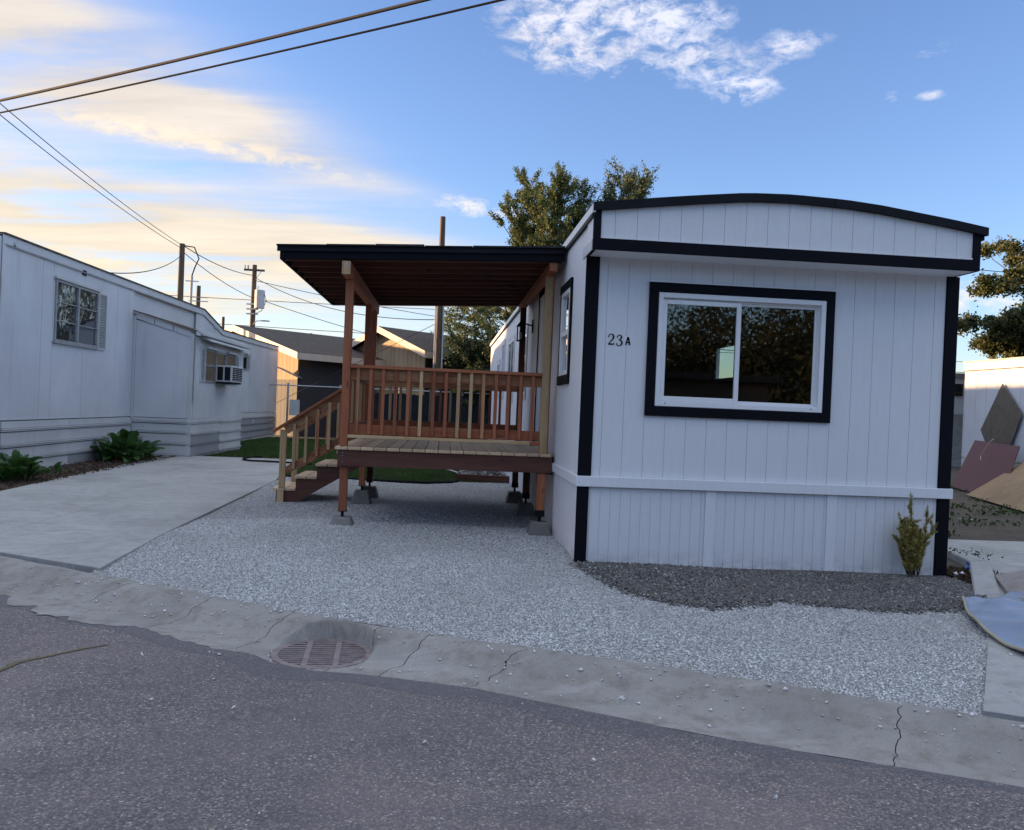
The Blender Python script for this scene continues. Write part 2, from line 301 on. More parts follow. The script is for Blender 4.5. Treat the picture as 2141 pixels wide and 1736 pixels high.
# ------------------------------------------------------------------ mesh builder
class MB:
    def __init__(s): s.v = []; s.f = []
    def add(s, vs, fs):
        k = len(s.v); s.v += [tuple(p) for p in vs]; s.f += [tuple(i+k for i in f) for f in fs]; return s
    def box(s, x0, x1, y0, y1, z0, z1):
        return s.add([(x0,y0,z0),(x1,y0,z0),(x1,y1,z0),(x0,y1,z0),(x0,y0,z1),(x1,y0,z1),(x1,y1,z1),(x0,y1,z1)],
                     [(0,3,2,1),(4,5,6,7),(0,1,5,4),(1,2,6,5),(2,3,7,6),(3,0,4,7)])
    def hexa(s, a, b):     # a: 4 points, b: 4 points (matching loops)
        return s.add(list(a)+list(b), [(3,2,1,0),(4,5,6,7),(0,1,5,4),(1,2,6,5),(2,3,7,6),(3,0,4,7)])
    def bar(s, p0, p1, w, h, up=(0,0,1)):
        p0, p1 = Vector(p0), Vector(p1); d = (p1-p0).normalized(); sd_ = d.cross(Vector(up)).normalized(); u = sd_.cross(d)
        L = [(-w/2,-h/2),(w/2,-h/2),(w/2,h/2),(-w/2,h/2)]
        return s.hexa([p0+sd_*a+u*c for a, c in L], [p1+sd_*a+u*c for a, c in L])
    def prism(s, poly, axis, a, b):   # poly in the two other axes (cyclic order), extruded along axis
        def P(p, t):
            q = [0,0,0]; o = [i for i in range(3) if i != axis]; q[o[0]], q[o[1]], q[axis] = p[0], p[1], t; return q
        n = len(poly); k = len(s.v); s.v += [tuple(P(p, a)) for p in poly]+[tuple(P(p, b)) for p in poly]
        s.f.append(tuple(range(k+n-1, k-1, -1))); s.f.append(tuple(range(k+n, k+2*n)))
        for i in range(n): j = (i+1) % n; s.f.append((k+i, k+j, k+n+j, k+n+i))
        return s
    def tube(s, pts, rad, n=8, cap=True):
        pts = [Vector(p) for p in pts]; k = len(s.v); m = len(pts)
        if not hasattr(rad, '__len__'): rad = [rad]*m
        up = Vector((0,0,1)) if abs((pts[-1]-pts[0]).normalized().z) < .9 else Vector((1,0,0))
        for i, p in enumerate(pts):
            d = (pts[min(i+1, m-1)]-pts[max(i-1, 0)]).normalized(); a = d.cross(up).normalized(); c = a.cross(d)
            for j in range(n):
                t = 2*math.pi*j/n; s.v.append(tuple(p+(a*math.cos(t)+c*math.sin(t))*rad[i]))
        for i in range(m-1):
            for j in range(n):
                q = (j+1) % n; s.f.append((k+i*n+j, k+i*n+q, k+(i+1)*n+q, k+(i+1)*n+j))
        if cap: s.f.append(tuple(range(k+n-1, k-1, -1))); s.f.append(tuple(range(k+(m-1)*n, k+m*n)))
        return s
    def build(s, name, m, parent=None, bevel=0, smooth=False, kind=None, label=None, cat=None, group=None):
        me = bpy.data.meshes.new(name); off = Vector((0,0,0)); q = parent
        while q is not None: off += q.location; q = q.parent
        me.from_pydata([tuple(Vector(p)-off) for p in s.v], [], s.f)
        bm = bmesh.new(); bm.from_mesh(me); bmesh.ops.recalc_face_normals(bm, faces=bm.faces)
        if bevel:
            bmesh.ops.bevel(bm, geom=[e for e in bm.edges if len(e.link_faces) == 2 and e.calc_face_angle(0) > .5], offset=bevel, segments=1, affect='EDGES')
        bm.to_mesh(me); bm.free()
        if smooth:
            for p in me.polygons: p.use_smooth = True
        me.materials.append(m); o = bpy.data.objects.new(name, me); col.objects.link(o)
        if parent is not None: o.parent = parent
        return tag(o, label, cat, group, kind)
def tag(o, label=None, cat=None, group=None, kind=None):
    if label: o['label'] = label
    if cat: o['category'] = cat
    if group: o['group'] = group
    if kind: o['kind'] = kind
    return o
def empty(name, loc, label=None, cat=None, group=None, kind=None):
    o = bpy.data.objects.new(name, None); o.location = loc; o.empty_display_size = .2; col.objects.link(o)
    return tag(o, label, cat, group, kind)
def copy_tree(o, parent=None):
    c = o.copy(); col.objects.link(c)
    if parent is not None: c.parent = parent
    for ch in list(o.children): copy_tree(ch, c)
    return c
def raw(name, V, F, m, parent=None, kind=None, label=None, cat=None, smooth=False):
    """numpy mesh: V (n,3), F (m,k) all faces the same size"""
    me = bpy.data.meshes.new(name); V = np.asarray(V, np.float32); F = np.asarray(F, np.int32)
    if parent is not None:
        off = Vector((0,0,0)); q = parent
        while q is not None: off += q.location; q = q.parent
        V = V-np.array(off, np.float32)
    me.vertices.add(len(V)); me.vertices.foreach_set('co', V.ravel())
    me.loops.add(F.size); me.loops.foreach_set('vertex_index', F.ravel())
    me.polygons.add(len(F)); me.polygons.foreach_set('loop_start', np.arange(0, F.size, F.shape[1], dtype=np.int32))
    me.polygons.foreach_set('loop_total', np.full(len(F), F.shape[1], np.int32))
    if smooth: me.polygons.foreach_set('use_smooth', np.ones(len(F), bool))
    me.update(calc_edges=True); me.materials.append(m)
    o = bpy.data.objects.new(name, me); col.objects.link(o)
    if parent is not None: o.parent = parent
    return tag(o, label, cat, None, kind)
def stones(P, size, flat=.6):
    """one irregular octahedron per point"""
    n = len(P); B = np.array([(1,0,0),(0,1,0),(-1,0,0),(0,-1,0),(0,0,1),(0,0,-1)], float)
    F = np.array([(0,1,4),(1,2,4),(2,3,4),(3,0,4),(1,0,5),(2,1,5),(3,2,5),(0,3,5)])
    V = B[None]*(rng.uniform(.6, 1.25, (n, 6, 1)))+rng.normal(0, .18, (n, 6, 3))
    a = rng.uniform(0, 6.28, n); ca, sa = np.cos(a), np.sin(a)
    x = V[:,:,0]*ca[:,None]-V[:,:,1]*sa[:,None]*.8; y = V[:,:,0]*sa[:,None]+V[:,:,1]*ca[:,None]*.8
    tl = rng.normal(0, .35, (n, 1)); z = V[:,:,2]*flat+x*tl
    V = np.stack([x, y, z], 2)*np.asarray(size).reshape(-1, 1, 1)+P[:,None,:]
    FF = F[None]+(np.arange(n)*6)[:,None,None]
    return V.reshape(-1, 3), FF.reshape(-1, 3)
def quads(P, size, asp=1.6, up=None):
    """one randomly turned leaf quad per point; up (n,3) optional long axis"""
    n = len(P); a = rng.normal(0, 1, (n, 3)) if up is None else up+rng.normal(0, .45, (n, 3)); a /= np.linalg.norm(a, axis=1)[:,None]
    c = rng.normal(0, 1, (n, 3)); b_ = np.cross(a, c); b_ /= np.linalg.norm(b_, axis=1)[:,None]
    s = np.asarray(size).reshape(-1, 1); L = a*s*asp; W = b_*s
    V = np.stack([P-L*.5, P+W*.5, P+L*.5, P-W*.5], 1).reshape(-1, 3)
    return V, np.arange(n*4).reshape(n, 4)
def inpoly(P, poly):
    x, y = P[:,0], P[:,1]; r = np.zeros(len(P), bool); n = len(poly)
    for i in range(n):
        (x1, y1), (x2, y2) = poly[i], poly[(i+1) % n]
        c = ((y1 > y) != (y2 > y)) & (x < (x2-x1)*(y-y1)/((y2-y1) or 1e-9)+x1); r ^= c
    return r

# ------------------------------------------------------------------ ground, road, kerb
T = np.array((.8817, -.4722)); N = np.array((-.4722, -.8817)); O = np.array((-5.08, -.331))
def dB(s): return np.interp(s, [0, 1, 2, 3.5, 4.6, 5.65, 6.5, 7.6], [0, .06, .10, .20, .15, .06, .03, 0])
def dR(s): return np.interp(s, [-6, .85, 2, 2.8, 3.45, 3.65, 3.95, 4.2, 4.86, 6.15, 7.5, 14], [.58, .59, .69, .71, .79, .865, .865, .78, .664, .673, .58, .58])
def SP(s, n): return O+T*s+N*n
GC = (-2.005, -2.585); GR = .315
def sheet(name, poly, z, m, kind='structure', bevel=0):
    mb = MB(); mb.v = [(x, y, z if not callable(z) else z(x, y)) for x, y in poly]; mb.f = [tuple(range(len(poly)))]
    return mb.build(name, m, kind=kind)
sheet('ground', [(-900,-900),(900,-900),(900,900),(-900,900)], -.32, DIRT)
# road: strip grid from the kerb's road edge outwards, slightly crowned
ss = np.concatenate([np.linspace(-60, -4, 20), np.linspace(-3.5, 12, 90), np.linspace(13, 60, 16)]); nn_ = np.concatenate([[0, .22], np.linspace(.4, 7.2, 24)])
V = []; 
for s in ss:
    for n in nn_:
        p = SP(s, dR(s)+n); V.append((p[0], p[1], -.14+.05*math.sin(min(1, n/7.2)*math.pi)+.004*math.sin(s*1.7+n*2.1)))
W_ = len(nn_); F = [(i*W_+j, i*W_+j+1, (i+1)*W_+j+1, (i+1)*W_+j) for i in range(len(ss)-1) for j in range(W_-1)]
raw('road', V, np.array(F)[:, ::-1], ASPH, kind='structure', smooth=True)
# dark seam of newer asphalt along the concrete gutter
V = []; ss2 = np.linspace(-8, 14, 260)
for s in ss2:
    wd = .19+.02*math.sin(s*2.3)+.03*math.sin(s*7.1)-(.10 if s > 6 else 0)
    for t in (0.0, .5, 1.0):
        n = dR(s)-.01+wd*t; up_ = .0045 if t < .9 else .0008; p = SP(s, n); V.append((p[0], p[1], -.14+.05*math.sin(max(0, n-dR(s))/7.2*math.pi)+.004*math.sin(s*1.7+max(0, n-dR(s))*2.1)+up_))
raw('road_seam', V, [(i*3+j, (i+1)*3+j, (i+1)*3+j+1, i*3+j+1) for i in range(259) for j in range(2)], SEAL, kind='structure', smooth=True)
# yellow crack across the road
pts = [(-3.74,-3.6),(-3.69,-3.2),(-3.642,-2.914),(-3.546,-2.783),(-3.429,-2.62),(-3.372,-2.57),(-3.331,-2.512)]
def roadz(x, y):
    rx, ry = x-O[0], y-O[1]; s_, n_ = rx*T[0]+ry*T[1], rx*N[0]+ry*N[1]; q = max(0, n_-dR(s_)); return -.14+.05*math.sin(min(1, q/7.2)*math.pi)+.004*math.sin(s_*1.7+q*2.1)
V = []; tt = np.linspace(0, 1, 90); XX = np.interp(tt, np.linspace(0, 1, 7), [p[0] for p in pts]); YY = np.interp(tt, np.linspace(0, 1, 7), [p[1] for p in pts])
jn = rng.normal(0, 1, (90, 3))
for i in range(90):
    wd = max(.003, (.006+.014*(1-i/89))*(1+.35*jn[i, 0])); jx = .004*jn[i, 1]; zz = roadz(XX[i], YY[i])+.005
    V += [(XX[i]-wd+jx, YY[i]+wd*.7, zz), (XX[i]+wd*.7+jx, YY[i]-wd*.6, zz)]
raw('road_crack', V, [(i*2, i*2+1, i*2+3, i*2+2) for i in range(89)], YELL, kind='structure')
# cement spilled over the asphalt edge at the left, in ragged flakes
for (a, b_, w0) in ((-.6, .9, .10), (1.0, 2.35, .15), (2.5, 3.35, .06)):
    V = []; m_ = 120; jn = np.interp(np.arange(m_)/6.0, np.arange(24), rng.normal(0, 1, 24))+.25*np.interp(np.arange(m_)/2.5, np.arange(60), rng.normal(0, 1, 60))
    for i in range(m_):
        s_ = a+(b_-a)*i/(m_-1); wd = w0*math.sin(math.pi*i/(m_-1))**.5*(1+.30*jn[i])
        for n in (dR(s_)-.02, dR(s_)+max(.0, wd)): p = SP(s_, n); V.append((p[0], p[1], roadz(p[0], p[1])+.0065))
    raw('cement_spill', V, [(i*2, i*2+1, i*2+3, i*2+2) for i in range(m_-1)], KERBM, kind='structure')
# kerb in cast segments with ragged joints; the gutter is sunk round the drain
kerb = empty('kerb', (0, 0, 0), kind='structure')
def kz(s, n):
    b, r = dB(s), dR(s); t = (n-b)/(r-b)
    u_k = min(1, max(0, (t-.06)/.60)); z = -.02-.122*(u_k*u_k*(3-2*u_k))+.004*t
    p = SP(s, n); d = math.hypot(p[0]-GC[0], p[1]-GC[1])
    if d < GR+.10: z = min(z, -.152+max(0, d-GR)*9) if d > .29 else -.40
    return z+.0025*math.sin(s*9+n*5)
JG = rng.normal(0, 1, (40, 13))
def jag(k, t): return .010*float(np.interp(t*12, range(13), JG[k]))+.004*float(np.interp(t*12*2.7 % 12, range(13), JG[k+18]))
joints = [(-14,0),(-9,-.1),(-5,0),(-1.9,-.1),(-.15,-.05),(1.75,-.35),(2.55,-.12),(3.28,0),(3.98,.02),(4.35,-.05),(5.0,-.18),(7.05,-.03),(9.4,0),(12.2,0),(15,0)]
for k in range(len(joints)-1):
    (a, sa_), (b_, sb) = joints[k], joints[k+1]; vis = -1 < a < 9; ni = max(4, int((b_-a)/(.016 if 2.4 < a < 4.5 else .05)) if vis else 10); nj = (44 if 2.4 < a < 4.5 else 28) if vis else 10
    V = []
    for i in range(ni+1):
        for j in range(nj+1):
            t = j/nj; ja = a+sa_*t+jag(k, t)+.0025; jb = b_+sb*t+jag(k+1, t)-.0025
            s = ja+(jb-ja)*i/ni; n = dB(s)+(dR(s)-dB(s))*t; z = kz(s, n); e = min(i, ni-i)
            z += 0
            p = SP(s, n); V.append((p[0], p[1], z))
    raw('kerb_segment', V, [(i*(nj+1)+j, i*(nj+1)+j+1, (i+1)*(nj+1)+j+1, (i+1)*(nj+1)+j) for i in range(ni) for j in range(nj)][::1], KERBM, parent=kerb, smooth=True)
# storm drain grate
dg = empty('storm_drain', (GC[0], GC[1], -.15), 'round rusty iron storm drain grate set in the concrete gutter', 'drain grate')
mb = MB(); 
for i in range(48):
    a0, a1 = 2*math.pi*i/48, 2*math.pi*(i+1)/48
    q = lambda a, r, z: (GC[0]+r*math.cos(a), GC[1]+r*math.sin(a), z)
    mb.hexa([q(a0,.27,-.16),q(a1,.27,-.16),q(a1,.312,-.16),q(a0,.312,-.16)], [q(a0,.27,-.138),q(a1,.27,-.138),q(a1,.312,-.138),q(a0,.312,-.138)])
mb.build('rim', STEELG, dg)
ga = R(4); gu = Vector((math.cos(ga), math.sin(ga), 0)); gv = Vector((-math.sin(ga), math.cos(ga), 0)); g0 = Vector((GC[0], GC[1], -.1415))
for i in range(-6, 7):
    y = i*.041; h = math.sqrt(max(0, .272**2-y*y))
    if h > .03: MB().bar(g0+gv*y-gu*h, g0+gv*y+gu*h, .020, .005).build('grate_bar', STEELG, dg)
for x in (-.092, .092):
    sk = Vector((.0,0,0)); h = math.sqrt(.272**2-x*x); MB().bar(g0+gu*x-gv*h+Vector((0,0,.0015)), g0+gu*x+gv*h+Vector((0,0,.0015)), .034, .006).build('cross_band', STEELG, dg)
MB().tube([(GC[0],GC[1],-.5),(GC[0],GC[1],-.39)], .30, 24).build('pit', DARKPIT, dg)

# right drive, its low edge kerb, left driveway slabs
rd = empty('right_driveway', (6, 0, 0), kind='structure')
k0 = SP(7.42, 0)
mb = MB(); mb.prism([(1.50,-3.80),(k0[0]+.12,k0[1]+.0),(SP(14,-.0)[0],SP(14,-.0)[1]),(12.5,-2),(12.5,2.33),(4.95,2.36),(4.55,1.15),(4.46,.46),(3.42,-1.02),(2.53,-2.34)], 2, -.1, -.012)
mb.build('slab', CONC, rd)
SX = 0
MB().hexa([(4.18,.42,-.1),(4.46,.44,-.1),(3.60,-1.0,-.1),(3.32,-1.0,-.1)], [(4.20,.41,.055),(4.44,.43,.05),(3.58,-.98,-.005),(3.33,-.98,.0)]).build('edge_kerb', CONC, rd, bevel=.012)
MB().hexa([(4.18,.425,-.1),(4.46,.445,-.1),(4.86,1.9,-.1),(4.62,1.9,-.1)], [(4.2,.43,.052),(4.44,.45,.047),(4.84,1.9,.01),(4.64,1.9,.03)]).build('edge_kerb', CONC, rd, bevel=.012)
ld = empty('left_driveway', (-6, 4, 0), kind='structure')
L0 = lambda y: np.interp(y, [-1, 4.1, 6, 8.6, 10.4, 12], [-7.3,-7.35,-7.44,-7.57,-7.69,-7.72]); R0 = lambda y: np.interp(y, [-1, .7, 7, 9, 12.2], [-4.03,-4.12,-4.2,-4.5,-4.75])
def kY(x): s = (x-O[0])/T[0]; return O[1]+T[1]*s-.0
rows = [None, .85, 3.95, 7.05, 9.7, 12.35]
for i in range(len(rows)-1):
    y0, y1 = rows[i], rows[i+1]
    for sidx in (0, 1):
        g = .006
        def xm(y): return -5.62+.02*y
        def edge(y, side): 
            l, r = L0(y), R0(y); m_ = xm(y)
            return (l, m_-g) if sidx == 0 else (m_+g, r)
        a1 = edge(y1, 0); 
        if y0 is None:
            xa = L0(-1) if sidx == 0 else xm(0)+g; xb = xm(0)-g if sidx == 0 else -4.03
            P = [(xa, kY(xa)+.02), (xb, kY(xb)+.02), (a1[1], y1-g), (a1[0], y1-g)]
        else:
            a0 = edge(y0, 0); P = [(a0[0], y0+g), (a0[1], y0+g), (a1[1], y1-g), (a1[0], y1-g)]
        MB().prism(P, 2, -.12, .004+.003*sidx).build('slab', CONC, ld, bevel=.004)
sheet('yard_base', [(-7.5,1.4)]+[tuple(SP(s, dR(s)-.03)) for s in np.linspace(-3, 7.9, 30)]+[(12,-3),(12,4),(-4,9)], -.19, DIRT)
sheet('driveway_base', [(-7.2,1.2),(-4.1,-.6),(-4.3,7),(-4.8,12.2),(-7.6,12.2)], -.03, DIRT)
# yards
def lz(x, y): return -.02-.008*max(0, y-8)
lawn_poly = [(-4.15,7.9),(-3.4,7.85),(-2.6,7.7),(-1.6,7.55),(-1.15,7.75),(-1.0,8.1),(0.0,8.3),(.2,26.9),(-8.6,26.9),(-8.6,16.5),(-7.2,16.5),(-7.1,12.5),(-4.7,12.45),(-4.45,9)]
NX = 40; xs = np.linspace(-9, .3, NX); ys = np.linspace(7.4, 27, 60); 
mb = MB(); mb.v = [(x, y, lz(x, y)) for x, y in lawn_poly]; mb.f = [tuple(range(len(lawn_poly)))]; mb.build('lawn', GRASSB, kind='structure')
sheet('side_yard', [(3.6,.0),(4.3,.3),(4.9,2.3),(13,2.3),(60,2.3),(60,60),(-3,60),(-3,27.1),(3.6,27.1)], -.03, DIRT)
sheet('planting_bed', [(-8.6,4.5),(-7.2,.8),(-7.25,4.1),(-7.36,6),(-7.5,8.6),(-7.62,10.4),(-7.66,11.9),(-8.6,11.9)], -.004, MULCH)
sheet('left_verge', [(-40,17.2),(-7.3,.86),(-7.28,5),(-8.6,5),(-8.6,28),(-40,40)], -.035, DIRT)
sheet('back_land', [(-60,27.1),(60,27.1),(60,120),(-60,120)], -.2, DIRT)
# gravel yard with a gently uneven surface
gpoly = [(-4.08,-.93)]+[tuple(SP(s, dB(s)-.005)) for s in np.linspace(1.2, 7.42, 24)]+[(1.56,-3.84),(2.59,-2.33),(3.43,-1.02),(3.66,-.55),(3.66,.05),(.05,.05),(.05,8.3),(-1.0,8.1),(-1.15,7.8),(-1.6,7.6),(-2.6,7.75),(-4.2,7.9),(-4.2,7),(-4.12,.7)]
def gz(x, y): return .010*np.sin(x*1.3+.4)*np.cos(y*.9)+.006*np.sin(x*3.1+y*2.3)+np.interp(y, [-4, -2.5, 0, 2], [-.020, -.012, .0, .008])+.05*np.exp(-(((x+2.6)**2+(y-1.7)**2)/.8))+.02*np.exp(-(((x+.1)**2+(y-.4)**2)/.6))-.02
bm = bmesh.new(); vs = [bm.verts.new((x, y, 0)) for x, y in gpoly]; bm.faces.new(vs); bmesh.ops.triangulate(bm, faces=bm.faces)
for ax_, rg in ((0, np.arange(-4.1, 3.6, .15)), (1, np.arange(-3.7, 8.2, .15))):
    for v_ in rg:
        co = [0,0,0]; no = [0,0,0]; co[ax_] = v_; no[ax_] = 1
        bmesh.ops.bisect_plane(bm, geom=bm.verts[:]+bm.edges[:]+bm.faces[:], plane_co=co, plane_no=no)
for v_ in bm.verts: v_.co.z = float(gz(v_.co.x, v_.co.y))
for f__ in bm.faces:
    if f__.normal.z < 0: f__.normal_flip()
me = bpy.data.meshes.new('gravel_bed'); bm.to_mesh(me); bm.free(); me.materials.append(GRAV); o = bpy.data.objects.new('gravel_bed', me); col.objects.link(o); o['kind'] = 'structure'
dpoly = [(-.03,-.16),(.10,-.5),(.2,-.95),(.29,-1.25),(.45,-1.45),(.81,-1.62),(1.1,-1.52),(1.41,-1.38),(1.88,-1.55),(2.3,-1.60),(2.7,-1.5),(3.05,-1.40),(3.35,-1.02),(3.6,-.62),(3.67,-.03),(.0,-.03)]
def scatter(poly, n, szlo, szhi, zf, lift):
    a = np.array(poly); P = np.stack([rng.uniform(a[:,0].min(), a[:,0].max(), n), rng.uniform(a[:,1].min(), a[:,1].max(), n)], 1); P = P[inpoly(P, poly)]
    s = rng.uniform(szlo, szhi, len(P)); z = zf(P[:,0], P[:,1])+lift+s*.15
    return np.column_stack([P, z]), s
dj = lambda P, am: inpoly(P[:, :2]+rng.normal(0, am, (len(P), 2)), dpoly)
P, s = scatter(gpoly, 330000, .0045, .0105, gz, 0)
keep = (P[:,1] < 2.2) | (rng.random(len(P)) < .35); P, s = P[keep], s[keep]
dk = dj(P, .05); P2, s2_ = P[~dk], s[~dk]
big = rng.random(len(P2)) < .04; s2_[big] *= 1.5
V, F = stones(P2, s2_); raw('gravel', V, F, STW, kind='stuff', label='pale crushed gravel covering the front yard', cat='gravel')
bigd = [(x-.12, y) if x < .3 else (x, y-.12) for x, y in dpoly]
P, s = scatter(bigd, 34000, .008, .019, lambda x, y: gz(x, y)+.008, 0); kk = dj(P, .07); P, s = P[kk], s[kk]
V, F = stones(P, s)
raw('dark_gravel', V, F, STD, kind='stuff', label='dark grey brown gravel along the front of the house', cat='gravel')
dsh = [(x, y) for x, y in dpoly]; mb = MB(); mb.v = [(x, y, float(gz(x, y))+.003) for x, y in dsh]; mb.f = [tuple(range(len(dsh)))]; 
bm = bmesh.new(); vs = [bm.verts.new((x, y, 0)) for x, y in dsh]; bm.faces.new(vs); bmesh.ops.triangulate(bm, faces=bm.faces)
for ax_, rg in ((0, np.arange(-.1, 3.7, .15)), (1, np.arange(-1.6, 0, .15))):
    for v_ in rg:
        co = [0,0,0]; no = [0,0,0]; co[ax_] = v_; no[ax_] = 1
        bmesh.ops.bisect_plane(bm, geom=bm.verts[:]+bm.edges[:]+bm.faces[:], plane_co=co, plane_no=no)
for v_ in bm.verts: v_.co.z = float(gz(v_.co.x, v_.co.y))+.003
for f__ in bm.faces:
    if f__.normal.z < 0: f__.normal_flip()
me = bpy.data.meshes.new('dark_gravel_bed'); bm.to_mesh(me); bm.free(); me.materials.append(GDARK); o = bpy.data.objects.new('dark_gravel_bed', me); col.objects.link(o); o['kind'] = 'structure'
# strays on kerb, road and right drive
Q = []; 
for _ in range(420):
    s = rng.uniform(.5, 8); n = dB(s)+abs(rng.normal(0, .28)); 
    if n < dR(s)-.02:
        p = SP(s, n); Q.append((p[0], p[1], kz(s, n)+.004)) if math.hypot(p[0]-GC[0], p[1]-GC[1]) > GR+.02 else None
for _ in range(70): 
    s = rng.uniform(1, 9); n = dR(s)+abs(rng.normal(0, .8)); p = SP(s, n); Q.append((p[0], p[1], -.14+.05*math.sin((n-dR(s))/7.2*math.pi)+.008))
for _ in range(300):
    x = rng.uniform(1.5, 4); y = rng.uniform(-3.7, -.8)
    t = (y+3.82)/2.8; 
    if x > 1.5+t*1.87+.02 and x < 1.5+t*1.87+.02+abs(rng.normal(0, .5)): Q.append((x, y, -.008))
for _ in range(90):
    a, e = rng.uniform(0, 6.28), GR+.0+rng.uniform(0, .07); Q.append((GC[0]+e*math.cos(a), GC[1]+e*math.sin(a), -.145))
Q = np.array(Q); V, F = stones(Q, np.clip(rng.gamma(3, .0028, len(Q)), .004, .022)); raw('stray_gravel', V, F, STW, kind='stuff', label='stray pale stones scattered on kerb and road', cat='gravel')

# ------------------------------------------------------------------ main house 23A
W = 3.66; ZB = .82; ZT = 2.91; LEN = 16.75
hs = empty('mobile_home', (0, 0, 0), 'white mobile home with black trim, big front window and number 23A', 'mobile home')
def cut(lo, hi, a0, a1, openings):   # board spans a0..a1, height lo..hi, openings (a,b,z0,z1) -> height pieces
    segs = [(lo, hi)]
    for (oa, ob, z0, z1) in openings:
        if min(a1, ob)-max(a0, oa) > .004:
            ns = []
            for l, h in segs:
                if z1 <= l or z0 >= h: ns.append((l, h)); continue
                if z0 > l: ns.append((l, z0))
                if z1 < h: ns.append((z1, h))
            segs = ns
    return segs
def boards(axis, start, end, pitch, gap, lo, hi, d0, d1, m, parent, openings=(), name='siding_board', zt=None, phase=0):
    x = start; first = True
    while x < end-.004:
        nx = min(end, (start+phase if first and phase else x+pitch)); first = False
        xs_ = sorted({x+gap/2, nx-gap/2}|{p for o_ in openings for p in o_[:2] if x+gap/2 < p < nx-gap/2})
        mbs = {}
        for a, b_ in zip(xs_[:-1], xs_[1:]):
            for l, h in cut(lo, hi, a, b_, openings):
                mb = mbs.setdefault(l if l > lo or h < hi else lo, MB())
                if zt is None:
                    mb.box(a, b_, d0, d1, l, h) if axis == 0 else mb.box(d0, d1, a, b_, l, h)
                else:
                    ha, hb = zt(a), zt(b_)
                    mb.hexa([(a,d0,l),(b_,d0,l),(b_,d1,l),(a,d1,l)], [(a,d0,ha),(b_,d0,hb),(b_,d1,hb),(a,d1,ha)]) if axis == 0 else mb.hexa([(d0,a,l),(d1,a,l),(d1,b_,l),(d0,b_,l)], [(d0,a,ha),(d1,a,ha),(d1,b_,hb),(d0,b_,hb)])
        for mb in mbs.values(): mb.build(name, m, parent)
        x = nx
WO = (.680, 2.333, 1.515, 2.600)     # main window opening
# carcass walls behind the siding
def wall_with_holes(axis, a0, a1, lo, hi, d0, d1, holes, name, m, parent):
    cuts = sorted({a0, a1}|{h[0] for h in holes}|{h[1] for h in holes}); mb = MB()
    for a, b_ in zip(cuts[:-1], cuts[1:]):
        for l, h in cut(lo, hi, a, b_, holes): mb.box(a, b_, d0, d1, l, h) if axis == 0 else mb.box(d0, d1, a, b_, l, h)
    return mb.build(name, m, parent)
wall_with_holes(0, .02, W-.02, .02, 2.9, -.0065, .09, [WO], 'front_wall', WTRIM, hs)
RWIN = (5.9, 7.0, 2.08, 2.72)
LWIN = (.95, 1.56, 1.82, 2.75)
wall_with_holes(1, .09, LEN, .02, 3.2, -.0065, .08, [LWIN], 'side_wall', WTRIM, hs)
wall_with_holes(1, .09, LEN, .02, 3.3, W-.08, W-.012, [RWIN], 'side_wall', WHITE, hs)
MB().box(.08, W-.08, LEN-.08, LEN, .02, 3.3).build('back_wall', WHITE, hs)
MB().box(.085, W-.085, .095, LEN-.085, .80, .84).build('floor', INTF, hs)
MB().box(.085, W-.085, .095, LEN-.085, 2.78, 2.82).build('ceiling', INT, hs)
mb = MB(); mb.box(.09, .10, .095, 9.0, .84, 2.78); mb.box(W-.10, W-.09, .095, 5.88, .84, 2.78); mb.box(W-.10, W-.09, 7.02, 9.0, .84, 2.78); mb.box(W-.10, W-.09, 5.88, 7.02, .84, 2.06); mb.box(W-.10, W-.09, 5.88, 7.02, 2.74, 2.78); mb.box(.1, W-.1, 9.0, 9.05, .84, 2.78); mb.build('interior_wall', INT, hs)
def ring(mb, a0, a1, z0, z1, t, d0, d1, ax=0, tb=None):
    tb = tb or t
    B = (lambda p, q, l, h: mb.box(p, q, d0, d1, l, h)) if ax == 0 else (lambda p, q, l, h: mb.box(d0, d1, p, q, l, h))
    B(a0, a0+t, z0, z1); B(a1-t, a1, z0, z1); B(a0+t, a1-t, z0, z0+tb); B(a0+t, a1-t, z1-t, z1); return mb
# far side interior window frame and glass
mb = MB(); ring(mb, 5.9, 7.0, 2.08, 2.72, .045, W-.09, W-.03, 1); mb.build('window_frame', VINYL, hs)
# front siding
boards(0, .10, W-.11, .2032, .004, ZB-.02, ZT, -.014, 0, WHITE, hs, [(.60, 2.405, 1.43, 2.68)], phase=.085)
for a, b_ in ((.10, 1.223), (1.324, 2.433), (2.534, W-.11)):
    boards(0, a, b_, .0985, .0042, -.06, ZB-.10, -.012, 0, WHITE, hs, name='skirt_board')
for a, b_ in ((1.223, 1.324), (2.433, 2.534)): MB().box(a, b_, -.026, -.0, -.06, ZB-.095).build('skirt_batten', WTRIM, hs, bevel=.003)
MB().box(-.045, W+.03, -.058, -.018, ZB-.095, ZB+.004).build('belt_board', WTRIM, hs, bevel=.004)
MB().box(-.045, -.018, -.016, LEN, ZB-.095, ZB+.004).build('belt_board', WTRIM, hs, bevel=.004)
MB().box(-.028, .10, -.030, -.0, ZB+.004, ZT-.005).build('corner_trim', BLACK, hs, bevel=.003)
MB().box(-.028, .085, -.030, -.0, -.07, ZB-.095).build('corner_trim', BLACK, hs, bevel=.003)
MB().box(-.028, -.014, .001, .085, ZB+.004, ZT-.005).build('corner_trim', WTRIM, hs)
for lo, hi in ((ZB+.004, ZT-.005), (-.07, ZB-.095)): MB().box(W-.108, W+.018, -.030, 0, lo, hi).build('corner_trim', BLACK, hs, bevel=.003)
